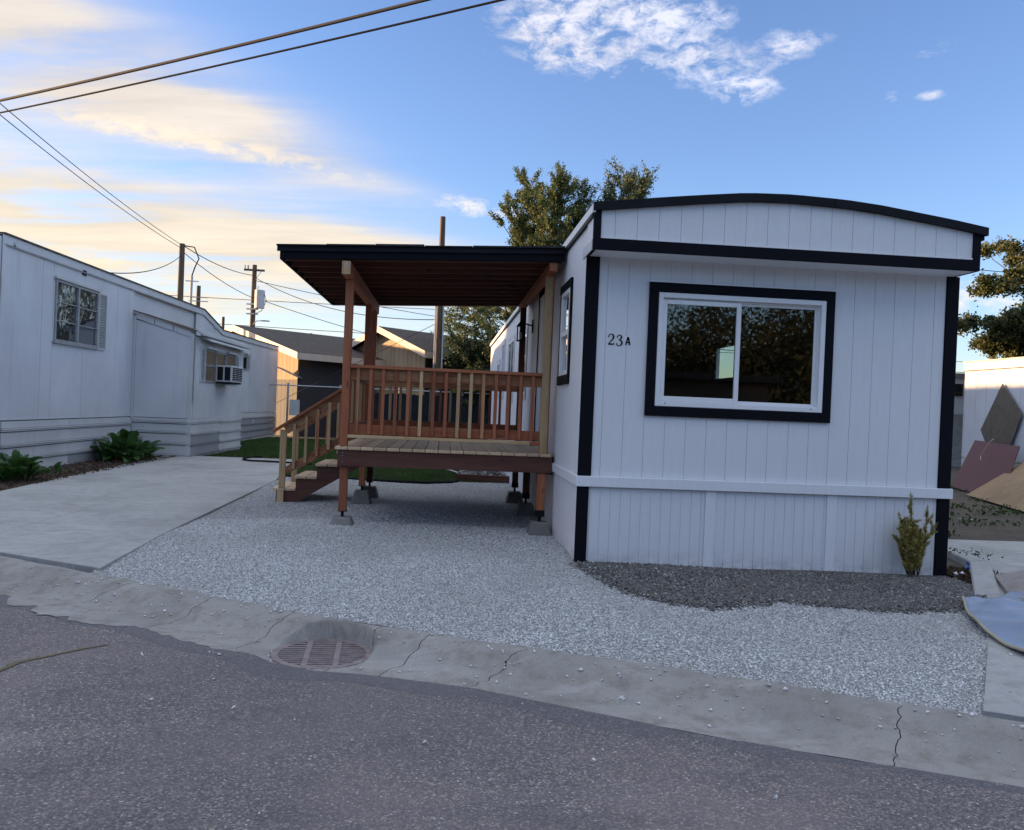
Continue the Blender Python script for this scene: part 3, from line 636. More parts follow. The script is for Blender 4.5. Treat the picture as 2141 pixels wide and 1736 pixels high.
# side siding, along Y
SW = [(LWIN[0]-.02, LWIN[1]+.02, LWIN[2]-.02, LWIN[3]+.02)]
boards(1, .086, LEN, .2032, .006, ZB, 3.22, -.014, 0, WHITE, hs, SW)
boards(1, .086, LEN, .1016*4, .006, -.06, ZB-.095, -.012, 0, WHITE, hs, name='skirt_board')
# pediment box with bowed roof
YP = -.36
def arch(x): 
    xs_ = [-.04, .3, .66, 1.0, 1.37, 1.8, 2.3, 2.65, 3.0, 3.35, 3.70]; zs = [3.318, 3.36, 3.405, 3.445, 3.485, 3.497, 3.480, 3.45, 3.405, 3.36, 3.305]
    return float(np.interp(x, xs_, zs))
boards(0, .035, 3.575, .2032, .0035, 3.012, 3.3, YP, YP+.014, WHITE, hs, name='pediment_board', zt=lambda x: arch(x)-.06, phase=.13)
MB().prism([(.0,2.96),(3.62,2.96)]+[(x, arch(x)-.075) for x in np.linspace(3.62, 0, 20)], 1, YP+.014, YP+.05).build('pediment_backing', WTRIM, hs)
MB().box(-.035, 3.645, YP-.022, YP+.012, 2.905, 3.008).build('pediment_trim', BLACK, hs, bevel=.003)
MB().box(.035, 3.575, YP-.012, YP+.0, 3.010, 3.024).build('drip_flashing', VINYL, hs)
for a, b_ in ((-.035, .034), (3.576, 3.645)): MB().hexa([(a,YP-.02,3.01),(b_,YP-.02,3.01),(b_,YP+.012,3.01),(a,YP+.012,3.01)], [(a,YP-.02,arch(a)-.062),(b_,YP-.02,arch(b_)-.062),(b_,YP+.012,arch(b_)-.062),(a,YP+.012,arch(a)-.062)]).build('pediment_trim', BLACK, hs)
MB().box(-.03, 3.64, YP+.014, -.0, 2.905, 2.955).build('soffit', WTRIM, hs)
for a, b_ in ((-.028, -.002), (3.622, 3.645)): 
    MB().box(a, b_, YP+.013, .0, 2.955, 3.24).build('pediment_cheek', WHITE, hs); MB().box(a-.012, b_, YP+.013, .16, 2.905, 3.0).build('pediment_side_trim', OLDF, hs)
xs_ = list(np.linspace(-.045, 3.70, 26))
for i in range(0, 25, 5):
    seg = xs_[i:i+6]; MB().prism([(x, arch(x)-.068) for x in seg]+[(x, arch(x)+.004+.003*math.sin(x*9)) for x in reversed(seg)], 1, YP-.045-.004*(i % 2), YP+.0).build('roof_edge_trim', BLACKM, hs)
MB().prism([(x, arch(x)-.05) for x in xs_]+[(x, arch(x)+.012) for x in reversed(xs_)], 1, YP-.03, LEN+.05).build('roof', ROOFD, hs)
MB().box(-.052, -.02, YP-.03, LEN+.03, 3.235, 3.315).build('eave_fascia', WTRIM, hs, bevel=.004)
MB().box(-.045, -.016, YP+.02, LEN, 3.205, 3.233).build('eave_drip', BLACKM, hs)
MB().box(3.66, 3.69, YP, LEN+.03, 3.2, 3.3).build('eave_fascia', BLACKM, hs)
# main window
mw = MB(); mw.box(.588, 2.417, -.046, -.0145, 2.602, 2.692); mw.build('window_casing', BLACK, hs, bevel=.003)
MB().box(.588, 2.417, -.046, -.0145, 1.420, 1.513).build('window_casing', BLACK, hs, bevel=.003)
MB().box(.588, .678, -.046, -.0145, 1.514, 2.601).build('window_casing', BLACK, hs, bevel=.003)
MB().box(2.335, 2.417, -.046, -.0145, 1.514, 2.601).build('window_casing', BLACK, hs, bevel=.003)
MB().box(.575, 2.43, -.052, -.014, 2.694, 2.702).build('window_flashing', VINYL, hs)
fr = MB()
ring(fr, WO[0], WO[1], WO[2], WO[3], .048, -.040, .055); fo = fr.build('window_frame', VINYL, hs, bevel=.004)
ring(MB(), .729, 1.495, 1.564, 2.535, .042, -.022, .02, tb=.05).build('sash', VINYL, fo, bevel=.004)
ring(MB(), .729, 2.284, 1.564, 2.551, .012, .0, .03).build('track', VINYL, fo)
ring(MB(), 1.478, 2.284, 1.564, 2.551, .036, .022, .05, tb=.03).build('sash', VINYL, fo, bevel=.004)
MB().box(.76, 1.462, -.004, .0, 1.60, 2.50).build('pane', GLASSC, fo)
MB().box(1.50, 2.26, .034, .038, 1.585, 2.52).build('pane', GLASSC, fo)
for x in (.78, 2.22): MB().tube([(x,-.0405,1.545),(x,-.043,1.545)], .006, 8).build('weep_hole', BLACK, fo)
# near side window (double hung)
y0, y1, z0, z1 = LWIN
MB().box(-.04, -.0145, y0-.10, y1+.11, z1+.0, z1+.09).build('window_casing', BLACK, hs); MB().box(-.04, -.0145, y0-.10, y1+.11, z0-.10, z0-.0).build('window_casing', OLDF if False else BLACK, hs)
MB().box(-.034, -.0145, y0-.10, y0-.012, z0, z1).build('window_casing', BLACK, hs); MB().box(-.034, -.0145, y1+.012, y1+.11, z0, z1).build('window_casing', BLACK, hs)
so = ring(MB(), y0-.01, y1+.01, z0, z1, .05, -.036, .03, 1).build('window_frame', VINYL, hs, bevel=.003)
MB().box(-.030, .02, y0+.04, y1-.04, (z0+z1)/2-.03, (z0+z1)/2+.03).build('meeting_rail', VINYL, so)
MB().box(-.008, -.004, y0+.04, y1-.04, (z0+z1)/2+.03, z1-.05).build('pane', GLASSD, so); MB().box(-.002, .002, y0+.04, y1-.04, z0+.05, (z0+z1)/2-.03).build('pane', GLASSD, so)
# far side windows and door
for (a, b_, l, h) in ((5.62, 6.85, 1.66, 2.74), (8.15, 9.6, 1.62, 2.80), (10.75, 11.55, 1.7, 2.92), (12.25, 13.2, 1.75, 2.55)):
    wf = ring(MB(), a, b_, l, h, .055, -.034, -.0145, 1).build('window_frame', WTRIM, hs)
    ring(MB(), a-.07, b_+.07, l-.07, h+.07, .068, -.028, -.0145, 1).build('window_casing', OLDF, wf)
    MB().box(-.022, -.016, a+.055, b_-.055, l+.055, h-.055).build('pane', GLASSD, wf); MB().box(-.032, -.0225, (a+b_)/2-.02, (a+b_)/2+.02, l+.055, h-.055).build('mullion', WTRIM, wf)
dr = MB().box(-.030, -.0145, 2.95, 3.82, .96, 3.0).build('door', WTRIM, hs)
for l, h in ((1.1, 1.8), (1.95, 2.85)):
    for a in (3.05, 3.44): ring(MB(), a, a+.28, l, h, .03, -.036, -.030, 1).build('door_panel', WTRIM, dr)
MB().tube([(-.03,3.74,1.9),(-.09,3.74,1.9)], [.012,.028], 10).build('door_knob', GALV, dr)
for bx in ((2.85, 2.945, .95, 3.10), (3.825, 3.92, .95, 3.10)): MB().box(-.04, -.0145, *bx).build('door_casing', BLACK, hs)
MB().box(-.04, -.0145, 2.946, 3.824, 3.005, 3.10).build('door_casing', BLACK, hs)
# house number
def text(body, x, z, size, font_bold=False, sx=1.0):
    cu = bpy.data.curves.new('digit', 'FONT'); cu.body = body; cu.size = size; cu.extrude = .0025; cu.offset = .0022 if font_bold else .0006
    o = bpy.data.objects.new('tmp', cu); col.objects.link(o); dg_ = bpy.context.evaluated_depsgraph_get(); me = bpy.data.meshes.new_from_object(o.evaluated_get(dg_))
    bpy.data.objects.remove(o)
    for v_ in me.vertices: x_, y_, z_ = v_.co; v_.co = (x+x_*sx, -.0185+z_*-1, z+y_)
    me.materials.clear(); me.materials.append(BLACK); return me
def strokes(name, polys, x, z, s):
    """flat numeral cut from thick strokes: polys = list of (points, widths) in em units"""
    mb = MB()
    for pts_, ws in polys:
        L = []; Rr = []; pts_ = [Vector((p[0], p[1])) for p in pts_]
        for i, p in enumerate(pts_):
            d = (pts_[min(i+1, len(pts_)-1)]-pts_[max(i-1, 0)]).normalized(); n_ = Vector((-d.y, d.x)); L.append(p+n_*ws[i]/2); Rr.append(p-n_*ws[i]/2)
        for i in range(len(pts_)-1):
            q = [L[i], L[i+1], Rr[i+1], Rr[i]]; mb.hexa([(x+p.x*s, -.0150, z+p.y*s) for p in q], [(x+p.x*s, -.0195, z+p.y*s) for p in q])
    return mb.build(name, BLACK, num)
num = empty('house_number', (.3, -.02, 2.12), 'black house number 23A on the white front wall left of the big window', 'house number')
two = [([(.08,.72),(.09,.84),(.20,.96),(.34,.985),(.48,.92),(.55,.78),(.52,.62),(.40,.44),(.22,.24),(.08,.07)], [.10,.07,.06,.07,.11,.15,.15,.11,.07,.06]), ([(.07,.06),(.30,.075),(.50,.06),(.58,.10)], [.12,.13,.12,.06]), ([(.57,.05),(.62,.24)], [.07,.04]), ([(.05,.74),(.12,.70)], [.10,.10])]
three = [([(.08,.80),(.18,.95),(.32,.985),(.46,.92),(.50,.78),(.42,.62),(.24,.545)], [.08,.06,.06,.09,.14,.10,.05]), ([(.24,.545),(.44,.50),(.55,.34),(.52,.16),(.40,.04),(.24,.0),(.10,.05),(.05,.16)], [.05,.09,.15,.14,.09,.06,.06,.08]), ([(.04,.20),(.12,.17)], [.10,.10]), ([(.07,.78),(.13,.74)], [.09,.09])]
aa = [([(.05,0),(.30,.98)], [.16,.16]), ([(.56,0),(.33,.98)], [.19,.19]), ([(.12,.30),(.50,.30)], [.15,.15]), ([(.0,.03),(.22,.03)], [.07,.07]), ([(.42,.03),(.66,.03)], [.07,.07])]
strokes('numeral_two', two, .206, 2.078, .105); strokes('numeral_three', three, .288, 2.072, .105)
strokes('letter_a', aa, .378, 2.085, .076)
MB().box(.368, .436, -.0148, -.0142, 2.078, 2.168).build('backing_plate', VINYL, num)

# porch lamp
lp = empty('porch_lamp', (-.03, 4.85, 2.7), 'small black lantern lamp on the side wall beside the door', 'wall lamp')
MB().box(-.03, -.0145, 4.80, 4.90, 2.60, 2.80).build('wall_plate', BLACKM, lp); MB().tube([(-.03,4.85,2.71),(-.10,4.85,2.73),(-.17,4.85,2.74)], .012, 8).build('arm', BLACKM, lp)
lb = MB(); cx_, cy_ = -.20, 4.85
for dx in (-.05, .05):
    for dy in (-.05, .05): lb.box(cx_+dx-.006, cx_+dx+.006, cy_+dy-.006, cy_+dy+.006, 2.48, 2.69)
lb.box(cx_-.06, cx_+.06, cy_-.06, cy_+.06, 2.465, 2.48); lb.build('cage', BLACKM, lp)
MB().hexa([(cx_-.07,cy_-.07,2.69),(cx_+.07,cy_-.07,2.69),(cx_+.07,cy_+.07,2.69),(cx_-.07,cy_+.07,2.69)], [(cx_-.02,cy_-.02,2.76),(cx_+.02,cy_-.02,2.76),(cx_+.02,cy_+.02,2.76),(cx_-.02,cy_+.02,2.76)]).build('cap', BLACKM, lp)
MB().tube([(cx_,cy_,2.76),(cx_,cy_,2.80)], .01, 8).build('finial', BLACKM, lp); MB().tube([(cx_,cy_,2.50),(cx_,cy_,2.60)], .022, 10).build('bulb', PORC, lp)

# ------------------------------------------------------------------ deck, railings, stairs, porch roof
dk = empty('wooden_porch', (-1.25, 3.4, 0), 'raised red stained timber porch deck with railings, steps and lean-to roof', 'porch')
DZ = .925; X0, X1, Y0, Y1 = -2.495, -.06, 1.70, 5.10
x = X0-.03; i = 0
while x < X1-.02:
    nx = min(x+.1455, X1); MB().box(x, nx-.006, Y0-.035+.004*math.sin(i*2.7), Y1+.02, DZ-.036, DZ).build('deck_board', DECK, dk, bevel=.006); x = nx; i += 1
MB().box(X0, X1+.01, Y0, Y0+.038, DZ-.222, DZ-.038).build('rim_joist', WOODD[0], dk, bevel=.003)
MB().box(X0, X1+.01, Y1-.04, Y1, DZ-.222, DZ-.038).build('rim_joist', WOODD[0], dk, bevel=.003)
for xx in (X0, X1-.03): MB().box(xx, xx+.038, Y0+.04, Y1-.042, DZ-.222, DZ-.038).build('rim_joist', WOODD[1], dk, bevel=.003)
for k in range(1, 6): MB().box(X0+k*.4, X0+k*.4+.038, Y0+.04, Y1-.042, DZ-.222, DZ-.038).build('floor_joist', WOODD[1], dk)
for k in range(5): MB().tube([(X0+.055, Y0-.002, DZ-.07-.035*k), (X0+.055, Y0-.005, DZ-.07-.035*k)], .006, 8).build('screw_head', GALV, dk) if k in (0, 1, 3) else None
def beamz(y): return 2.80
PW = .089
def post(xc, yc, z0_, z1_, m, name='post'): return MB().box(xc-PW/2, xc+PW/2, yc-PW/2, yc+PW/2, z0_, z1_).build(name, m, dk, bevel=.005)
PX = X0+.06
FR = X1-.10
roofz = lambda x: 3.0+(x+3.14)*.0455        # underside of joists
# upper posts
post(PX, Y0+.055, DZ, 2.815, WOODR[2]); post(PX, 4.12, DZ, 2.815, WOODR[2]); post(PX+.0, 5.0, DZ, 2.815, WOODR[2])
post(FR, Y0+.055, DZ, 2.985, WOODL[2]); post(FR, 4.98, DZ, 2.985, WOODD[2])
MB().box(FR+.046, FR+.058, Y0+.02, Y0+.09, DZ, 2.98).build('post_trim', WOODR[2], dk)
# lower posts, screw jacks and pier blocks
def lower(xc, yc, zb_, m, gzv):
    post(xc, yc, zb_, DZ-.223, m, 'support_post')
    MB().tube([(xc,yc,zb_-.07),(xc,yc,zb_)], .017, 10).build('screw_jack', BLACKM, dk)
    MB().box(xc-.05, xc+.05, yc-.05, yc+.05, zb_-.004, zb_+.07 if xc > -1 else zb_+.004).build('post_bracket', BLACKM, dk)
    a, b_ = .15, .095; zt_ = zb_-.065
    MB().hexa([(xc-a,yc-a,gzv-.05),(xc+a,yc-a,gzv-.05),(xc+a,yc+a,gzv-.05),(xc-a,yc+a,gzv-.05)], [(xc-b_,yc-b_,zt_),(xc+b_,yc-b_,zt_),(xc+b_,yc+b_,zt_),(xc-b_,yc+b_,zt_)]).build('pier_block', PIER, dk, bevel=.012)
lower(PX+.01, Y0+.09, .185, WOODR[2], .03); lower(FR+.0, Y0+.07, .20, WOODR[2], -.01); lower(PX, 4.12, .25, WOODR[2], 0); lower(PX+.03, 5.02, .22, WOODD[2], 0)
lower(FR, 3.45, .22, WOODD[2], 0); lower(FR-.02, 4.98, .22, WOODD[2], 0)
MB().box(FR-.05, X1+.03, Y0-.0+.04, Y0+.13, DZ-.24, DZ-.04).build('corner_block', BLACKM, dk)
# beams front to back
MB().box(PX-.05, PX+.042, 1.36, 5.35, 2.817, 2.965).build('roof_beam', WOODR[1], dk, bevel=.004)
MB().box(PX-.049, PX+.041, 1.352, 1.362, 2.82, 2.962).build('beam_end_grain', WOODL[2], dk)
MB().box(PX+.0, PX+.018, 1.348, 1.353, 2.88, 2.95).build('metal_tab', GALV, dk)
MB().box(FR-.045, FR+.045, 1.42, 5.35, 2.985, 3.085).build('roof_beam', WOODR[1], dk, bevel=.004)
# joists across, slab of roof
for k in range(11):
    y = 1.46+k*.402; zl, zr = roofz(-3.12)-.05, roofz(-.06)-.05
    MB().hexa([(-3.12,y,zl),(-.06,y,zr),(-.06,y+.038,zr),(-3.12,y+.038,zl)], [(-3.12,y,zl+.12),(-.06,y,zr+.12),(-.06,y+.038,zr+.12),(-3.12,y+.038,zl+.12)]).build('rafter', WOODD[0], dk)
def slope(x0, x1, y0, y1, lo, hi, name, m, bev=0):
    return MB().hexa([(x0,y0,roofz(x0)+lo),(x1,y0,roofz(x1)+lo),(x1,y1,roofz(x1)+lo),(x0,y1,roofz(x0)+lo)], [(x0,y0,roofz(x0)+hi),(x1,y0,roofz(x1)+hi),(x1,y1,roofz(x1)+hi),(x0,y1,roofz(x0)+hi)]).build(name, m, dk, bevel=bev)
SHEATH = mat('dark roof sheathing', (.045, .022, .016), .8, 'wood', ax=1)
for k in range(10):                                  # sheathing boards laid front to back over the rafters
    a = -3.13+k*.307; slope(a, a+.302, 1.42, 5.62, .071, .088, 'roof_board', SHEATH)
slope(-3.145, -.035, 1.385, 1.42, -.045, .088, 'fascia', BLACK, .003)
slope(-3.145, -.035, 5.62, 5.655, -.045, .088, 'fascia', WOODR[0], .003)
slope(-3.165, -3.132, 1.42, 5.62, -.045, .088, 'fascia', BLACK, .003)
slope(-3.19, -.022, 1.345, 5.68, .089, .094, 'roof_underlay', BLACKM)
slope(-3.185, -.03, 1.362, 1.384, .035, .088, 'drip_edge', BLACKM)
for k in range(6):
    a = -3.19+k*.53; slope(a, min(a+.525, -.022), 1.34-.004*(k % 3), 5.68, .0945+.002*(k % 2), .106+.005*(k % 3), 'shingle_course', ROOFD)
# railing panels
def railing(axis, a0, a1, c, inner, nb, pale=(), zb_=1.065, zt_=1.855, mat_top=None, lower_pale=True):
    """balusters spread from a0 to a1 on the plane c; inner = +1/-1 side the rails are on"""
    def B(p, q, d0, d1, l, h, nm, m, bev=.003):
        lo_, hi_ = sorted((c+d0*inner, c+d1*inner)); mb = MB()
        mb.box(p, q, lo_, hi_, l, h) if axis == 0 else mb.box(lo_, hi_, p, q, l, h); return mb.build(nm, m, dk, bevel=bev)
    B(a0, a1, -.05, .09, zt_-.036, zt_, 'rail_cap', WOODR[axis]); B(a0, a1, .003, .041, zt_-.165, zt_-.038, 'top_rail', WOODT[axis])
    B(a0, a1, .003, .041, zb_, zb_+.115, 'bottom_rail', WOODR[axis])
    for k in range(nb):
        p = a0+(a1-a0)*(k+.62)/(nb+.3); m = WOODL[2] if k in pale else WOODR[2] if (k*7) % 5 else WOODT[2]
        B(p-.019, p+.019, -.036, .001, zb_+.006, zt_-.037, 'baluster', m, .002)
railing(0, PX+.045, FR-.045, Y0+.05, 1, 15, pale=(5, 8, 9))
MB().box(PX+.047, FR-.16, Y0-.035, Y0+.054, zb0:=1.028, zb0+.034).build('toe_board', WOODL[0], dk, bevel=.003)
MB().box(FR-.155, FR-.046, Y0-.0, Y0+.054, 1.01, 1.06).build('toe_board', WOODR[0], dk, bevel=.003)
railing(0, PX+.045, FR-.045, 4.98, -1, 14, pale=(1, 2, 3, 5, 7))
railing(1, Y0+.10, 4.07, PX-.0, 1, 16, pale=(0, 1, 2, 4, 5, 9, 10, 11, 12))
# steps going down to the left
SY0, SY1 = 4.17, 5.10
tr = [(-3.66, -3.37, .175), (-3.37, -3.08, .35), (-3.08, -2.79, .535), (-2.79, -2.515, .725)]
for (a, b_, z) in tr:
    m_ = (a+b_)/2
    for p, q in ((a-.025, m_-.004), (m_+.004, b_)): MB().box(p, q, SY0-.03, SY1+.03, z-.036, z).build('tread_board', DECK, dk, bevel=.005)
    MB().box(b_-.004, b_+.014, SY0+.04, SY1-.04, z, z+.15).build('riser', WOODR[1], dk)
for y in (SY0, SY1-.038):
    P = [(-3.64, -.03), (-3.64, .138)]
    for (a, b_, z) in tr: P += [(a+.0, z-.037), (b_, z-.037)]
    P += [(-2.50, .86), (-2.30, .70), (-2.30, .60), (-3.34, -.03)]
    P2_ = [(-3.64,-.03),(-3.64,.138),(-3.37,.138),(-3.37,.313),(-3.08,.313),(-3.08,.498),(-2.79,.498),(-2.79,.688),(-2.51,.688),(-2.45,.70),(-2.40,.56),(-3.36,-.03)]
    MB().prism(P2_, 1, y, y+.038).build('stringer', WOODD[0], dk, bevel=.002)
for y, s_ in ((SY0-.040, 1), (SY1+.0, -1)):
    MB().box(-3.605, -3.515, y, y+.038, .178, 1.0).build('newel', WOODL[2], dk, bevel=.004)
    MB().box(-3.62, -3.53, y+.001, y+.037, -.03, .137).build('newel_foot', WOODL[2], dk)
    MB().bar((-3.70,y+.02,.972),(-2.52,y+.02,1.775), .135, .036).build('hand_rail', WOODR[0], dk, bevel=.003)
    MB().bar((-3.53,y+.02,.995),(-2.52,y+.02,1.685), .038, .12).build('hand_rail_side', WOODT[0], dk, bevel=.003)
    MB().bar((-3.52,y+.02,.42),(-2.52,y+.02,1.03), .038, .10).build('stair_rail_low', WOODT[0], dk, bevel=.003)
    for k in range(6):
        xx = -3.40+k*.158; zt_ = 1.09+(xx+3.40)*.68
        MB().box(xx-.019, xx+.019, y+.02-.057, y+.02-.0195, .45+(xx+3.40)*.62, zt_).build('stair_baluster', (WOODL if k in (0, 1, 3) else WOODT)[2], dk, bevel=.002)
# ------------------------------------------------------------------ neighbour mobile home, left
nh = empty('old_mobile_home', (-8.5, 17, 0), 'old stained white mobile home with a raised roof section at the left edge', 'mobile home')
XL = -8.5; E0, E1 = 11.95, 16.7; XE = -7.14
def ztop(y): return float(np.interp(y, [6, 17.4, 19.6, 28.6], [3.90, 3.96, 3.55, 3.64]))
W1 = (8.05, 9.93, 2.31, 3.46)
seams = [6.22, 7.58, 8.0, 9.3, 10.95, 11.6, 11.93, E1, 18.0, 19.4, 20.8, 22.2, 23.9, 25.3, 26.8, 28.5]
for a, b_ in zip(seams[:-1], seams[1:]):
    if 11.93 <= a < E1-.01: continue
    mb = MB(); g = .005
    xs2 = sorted({a+g, b_-g}|{p for p in W1[:2] if a+g < p < b_-g}|{p for p in (17.4, 19.6) if a+g < p < b_-g})
    for p, q in zip(xs2[:-1], xs2[1:]):
        for l, h in cut(.89, 9, p, q, [W1]):
            hp, hq = (h, h) if h < 8 else (ztop(p)-.16, ztop(q)-.16)
            mb.hexa([(XL-.03,p,l),(XL,p,l),(XL,q,l),(XL-.03,q,l)], [(XL-.03,p,hp),(XL,p,hp),(XL,q,hq),(XL-.03,q,hq)])
    mb.build('wall_panel', OLDW, nh)
body = [(6.25,.0),(28.48,.0),(28.48,ztop(28.5)-.01),(19.6,ztop(19.6)-.01),(17.4,ztop(17.4)-.01),(6.25,ztop(6)-.01)]
MB().prism(body, 0, -12.2, XL-.06).build('body', OLDF, nh)
MB().box(-12.2, XL-.001, 6.2, 6.248, .9, 3.9).build('end_wall', OLDF, nh)
MB().box(XL-.30, XL+.012, 6.17, 6.20, -.05, 3.86).build('corner_board', WTRIM, nh)
MB().box(XL-.0, XL+.025, 6.17, 6.27, -.05, 3.86).build('corner_board', OLDF, nh)
for a, b_ in ((6.2, 11.6), (11.6, 17.4), (17.4, 19.6), (19.6, 28.5)):
    h0, h1 = ztop(a), ztop(b_)
    MB().hexa([(XL-.05,a,h0-.15),(XL+.018,a,h0-.15),(XL+.018,b_,h1-.15),(XL-.05,b_,h1-.15)], [(XL-.05,a,h0),(XL+.018,a,h0),(XL+.018,b_,h1),(XL-.05,b_,h1)]).build('roof_fascia', OLDF, nh, bevel=.006)
    MB().hexa([(XL,a,h0-.172),(XL+.026,a,h0-.172),(XL+.026,b_,h1-.172),(XL,b_,h1-.172)], [(XL,a,h0-.155),(XL+.026,a,h0-.155),(XL+.026,b_,h1-.155),(XL,b_,h1-.155)]).build('fascia_lip', ALUM, nh)
    MB().hexa([(-12.3,a,h0+.0),(XL+.04,a,h0+.0),(XL+.04,b_,h1),(-12.3,b_,h1)], [(-12.3,a,h0+.035),(XL+.04,a,h0+.028),(XL+.04,b_,h1+.028),(-12.3,b_,h1+.035)]).build('roof', RUST, nh)
MB().box(XL, XL+.02, 9.15, 9.32, 3.70, 3.80).build('peeled_patch', BLACKM, nh)
for yy, zz in ((6.55, 3.80), (18.6, 3.55)): MB().tube([(XL,yy,zz),(XL+.05,yy,zz)], .045, 10).build('marker_lamp', PORC, nh)
# skirting strips: separate sheets with a folded lip
def skirt_run(fixed, axis, a0, a1, zs, mats, sgn=1, jog=0):
    for i in range(len(zs)-1):
        hi, lo = zs[i], zs[i+1]; t0 = fixed; mb = MB(); w_ = .010*math.sin(i*2.1+a0)
        for (l, h, d) in ((lo+.062, hi-.014, .002+w_*.3), (lo+.030, lo+.056, .034), (lo+.004, lo+.022, .026)):
            A, B_ = sorted((t0-.02*sgn, t0+d*sgn))
            mb.box(A, B_, a0, a1, l, h) if axis == 1 else mb.box(a0, a1, A, B_, l, h)
        mb.build('skirting_strip', mats[i % len(mats)], nh)
Z6 = [.885, .70, .435, .20, -.02, -.2]
skirt_run(XL+.03, 1, 6.3, 8.75, Z6, [SKIRT]); skirt_run(XL+.028, 1, 8.76, 11.9, Z6, [SKIRT, SKIRT, SKIRT, SKIRTG])
skirt_run(E0-.0, 0, XL, XE-.01, [.885, .76, .53, .27, .0, -.2], [SKIRT], sgn=-1)
skirt_run(XE, 1, E0+.01, 14.4, [.885, .76, .50, .25, 0, -.2], [SKIRT, SKIRT, SKIRTG, SKIRTG]); skirt_run(XE, 1, 14.41, E1, [.885, .74, .47, .22, 0, -.2], [SKIRT])
skirt_run(XL+.02, 1, E1+.02, 28.45, [.885, .66, .42, .18, -.06, -.25], [SKIRT, SKIRTG, SKIRTG, SKIRTG, SKIRT])
# expando room
MB().prism([(XL-.02, .885),(XE-.012,.885),(XE-.012,2.84),(XL-.02,3.13)], 1, E0+.012, E1-.01).build('bump_out_core', OLDF, nh)
MB().prism([(XL+.06, .885),(XE-.10,.885),(XE-.10,2.80),(XL+.06,3.08)], 1, E0, E0+.010).build('bump_out_front', OLDW, nh)
MB().box(XE-.098, XE, E0-.012, E0+.010, .0, 2.86).build('corner_board', SKIRT, nh); MB().box(XL-.0, XL+.055, E0-.015, E0+.01, .86, 3.2).build('corner_board', OLDF, nh)
MB().box(XE-.010, XE+.008, E0+.35, E0+.42, 1.2, 2.75).build('rust_seam', RUST, nh) if False else None
MB().box(XE-.012, XE+.006, E0+.10, E0+.42, .885, 2.80).build('corner_panel', SKIRT, nh)
MB().box(XE-.002, XE+.014, E0+.02, E0+.085, 1.25, 2.75).build('seam_strip', ALUM, nh)
for a, b_ in ((E0+.43, 12.55), (12.555, 15.98), (15.985, E1)): MB().box(XE-.012, XE+.0, a, b_, .885, 2.80).build('wall_panel', OLDF, nh)
for k in range(3):     # clerestory panels under the shed roof
    a = XL+.06+k*.42; zt_ = lambda x: 3.30-(x-XL)*.30
    MB().hexa([(a,E0-.02,zt_(a)-.14),(a+.40,E0-.02,zt_(a+.4)-.14),(a+.40,E0,zt_(a+.4)-.14),(a,E0,zt_(a)-.14)], [(a,E0-.02,zt_(a)-.02),(a+.40,E0-.02,zt_(a+.4)-.02),(a+.40,E0,zt_(a+.4)-.02),(a,E0,zt_(a)-.02)]).build('clerestory_panel', SKIRT, nh)
MB().hexa([(XL,E0-.06,3.30),(XE+.06,E0-.06,2.90),(XE+.06,E1,2.90),(XL,E1,3.30)], [(XL,E0-.06,3.33),(XE+.06,E0-.06,2.93),(XE+.06,E1,2.93),(XL,E1,3.33)]).build('shed_roof', RUST, nh)
for k in range(4): MB().bar((XE+.03+k*.05, E0+.02, 2.96-k*.035), (XE+.03+k*.05, E1+.1, 2.95-k*.035), .045, .05).build('awning_rib', SKIRT, nh)
MB().hexa([(XE+.0,12.45,2.80),(XE+.24,12.45,2.72),(XE+.24,16.4,2.72),(XE+.0,16.4,2.80)], [(XE+.0,12.45,2.90),(XE+.24,12.45,2.75),(XE+.24,16.4,2.75),(XE+.0,16.4,2.90)]).build('awning', SKIRT, nh)
# window one with louvred shutter
wf = ring(MB(), W1[0], W1[1], W1[2], W1[3], .05, XL-.03, XL+.03, 1).build('window_frame', ALUM, nh)
MB().box(XL-.03, XL+.035, (W1[0]+W1[1])/2-.035, (W1[0]+W1[1])/2+.035, W1[2]+.05, W1[3]-.05).build('mullion', ALUM, wf)
MB().box(XL, XL+.06, W1[0]-.06, W1[1]+.02, W1[3]+.005, W1[3]+.05).build('head_flashing', SKIRT, wf); MB().box(XL, XL+.05, W1[0]-.05, W1[1]+.02, W1[2]-.03, W1[2]-.002).build('sill', ALUM, wf)
hw = (W1[1]-W1[0])/2; 
for c_ in range(2):
    for r__ in range(3):
        a = W1[0]+.05+c_*(hw-.015); b_ = a+hw-.085; l = W1[2]+.05+r__*.352; h = l+.335
        MB().box(XL-.012+.004*r__, XL-.006+.004*r__, a, b_, l, h).build('pane', GLASSW, wf)
        MB().box(XL-.02, XL+.02, a, b_, h, h+.018).build('glazing_bar', ALUM, wf) if r__ < 2 else None
def louvre(xf, a, b_, l, h, n):
    sh = ring(MB(), a, b_, l, h, .03, xf, xf+.03, 1).build('shutter', SKIRT, nh)
    MB().box(xf-.002, xf+.003, a+.03, b_-.03, l+.03, h-.03).build('shutter_back', ALUM, sh)
    for k in range(n):
        z = l+.05+(h-l-.1)*k/(n-1); MB().bar((xf+.017, a+.03, z), (xf+.017, b_-.03, z), .006, .035, up=(.75, 0, .66)).build('louvre_slat', SKIRT, sh)
louvre(XL, W1[1]+.02, W1[1]+.42, W1[2]-.02, W1[3]+.0, 21)
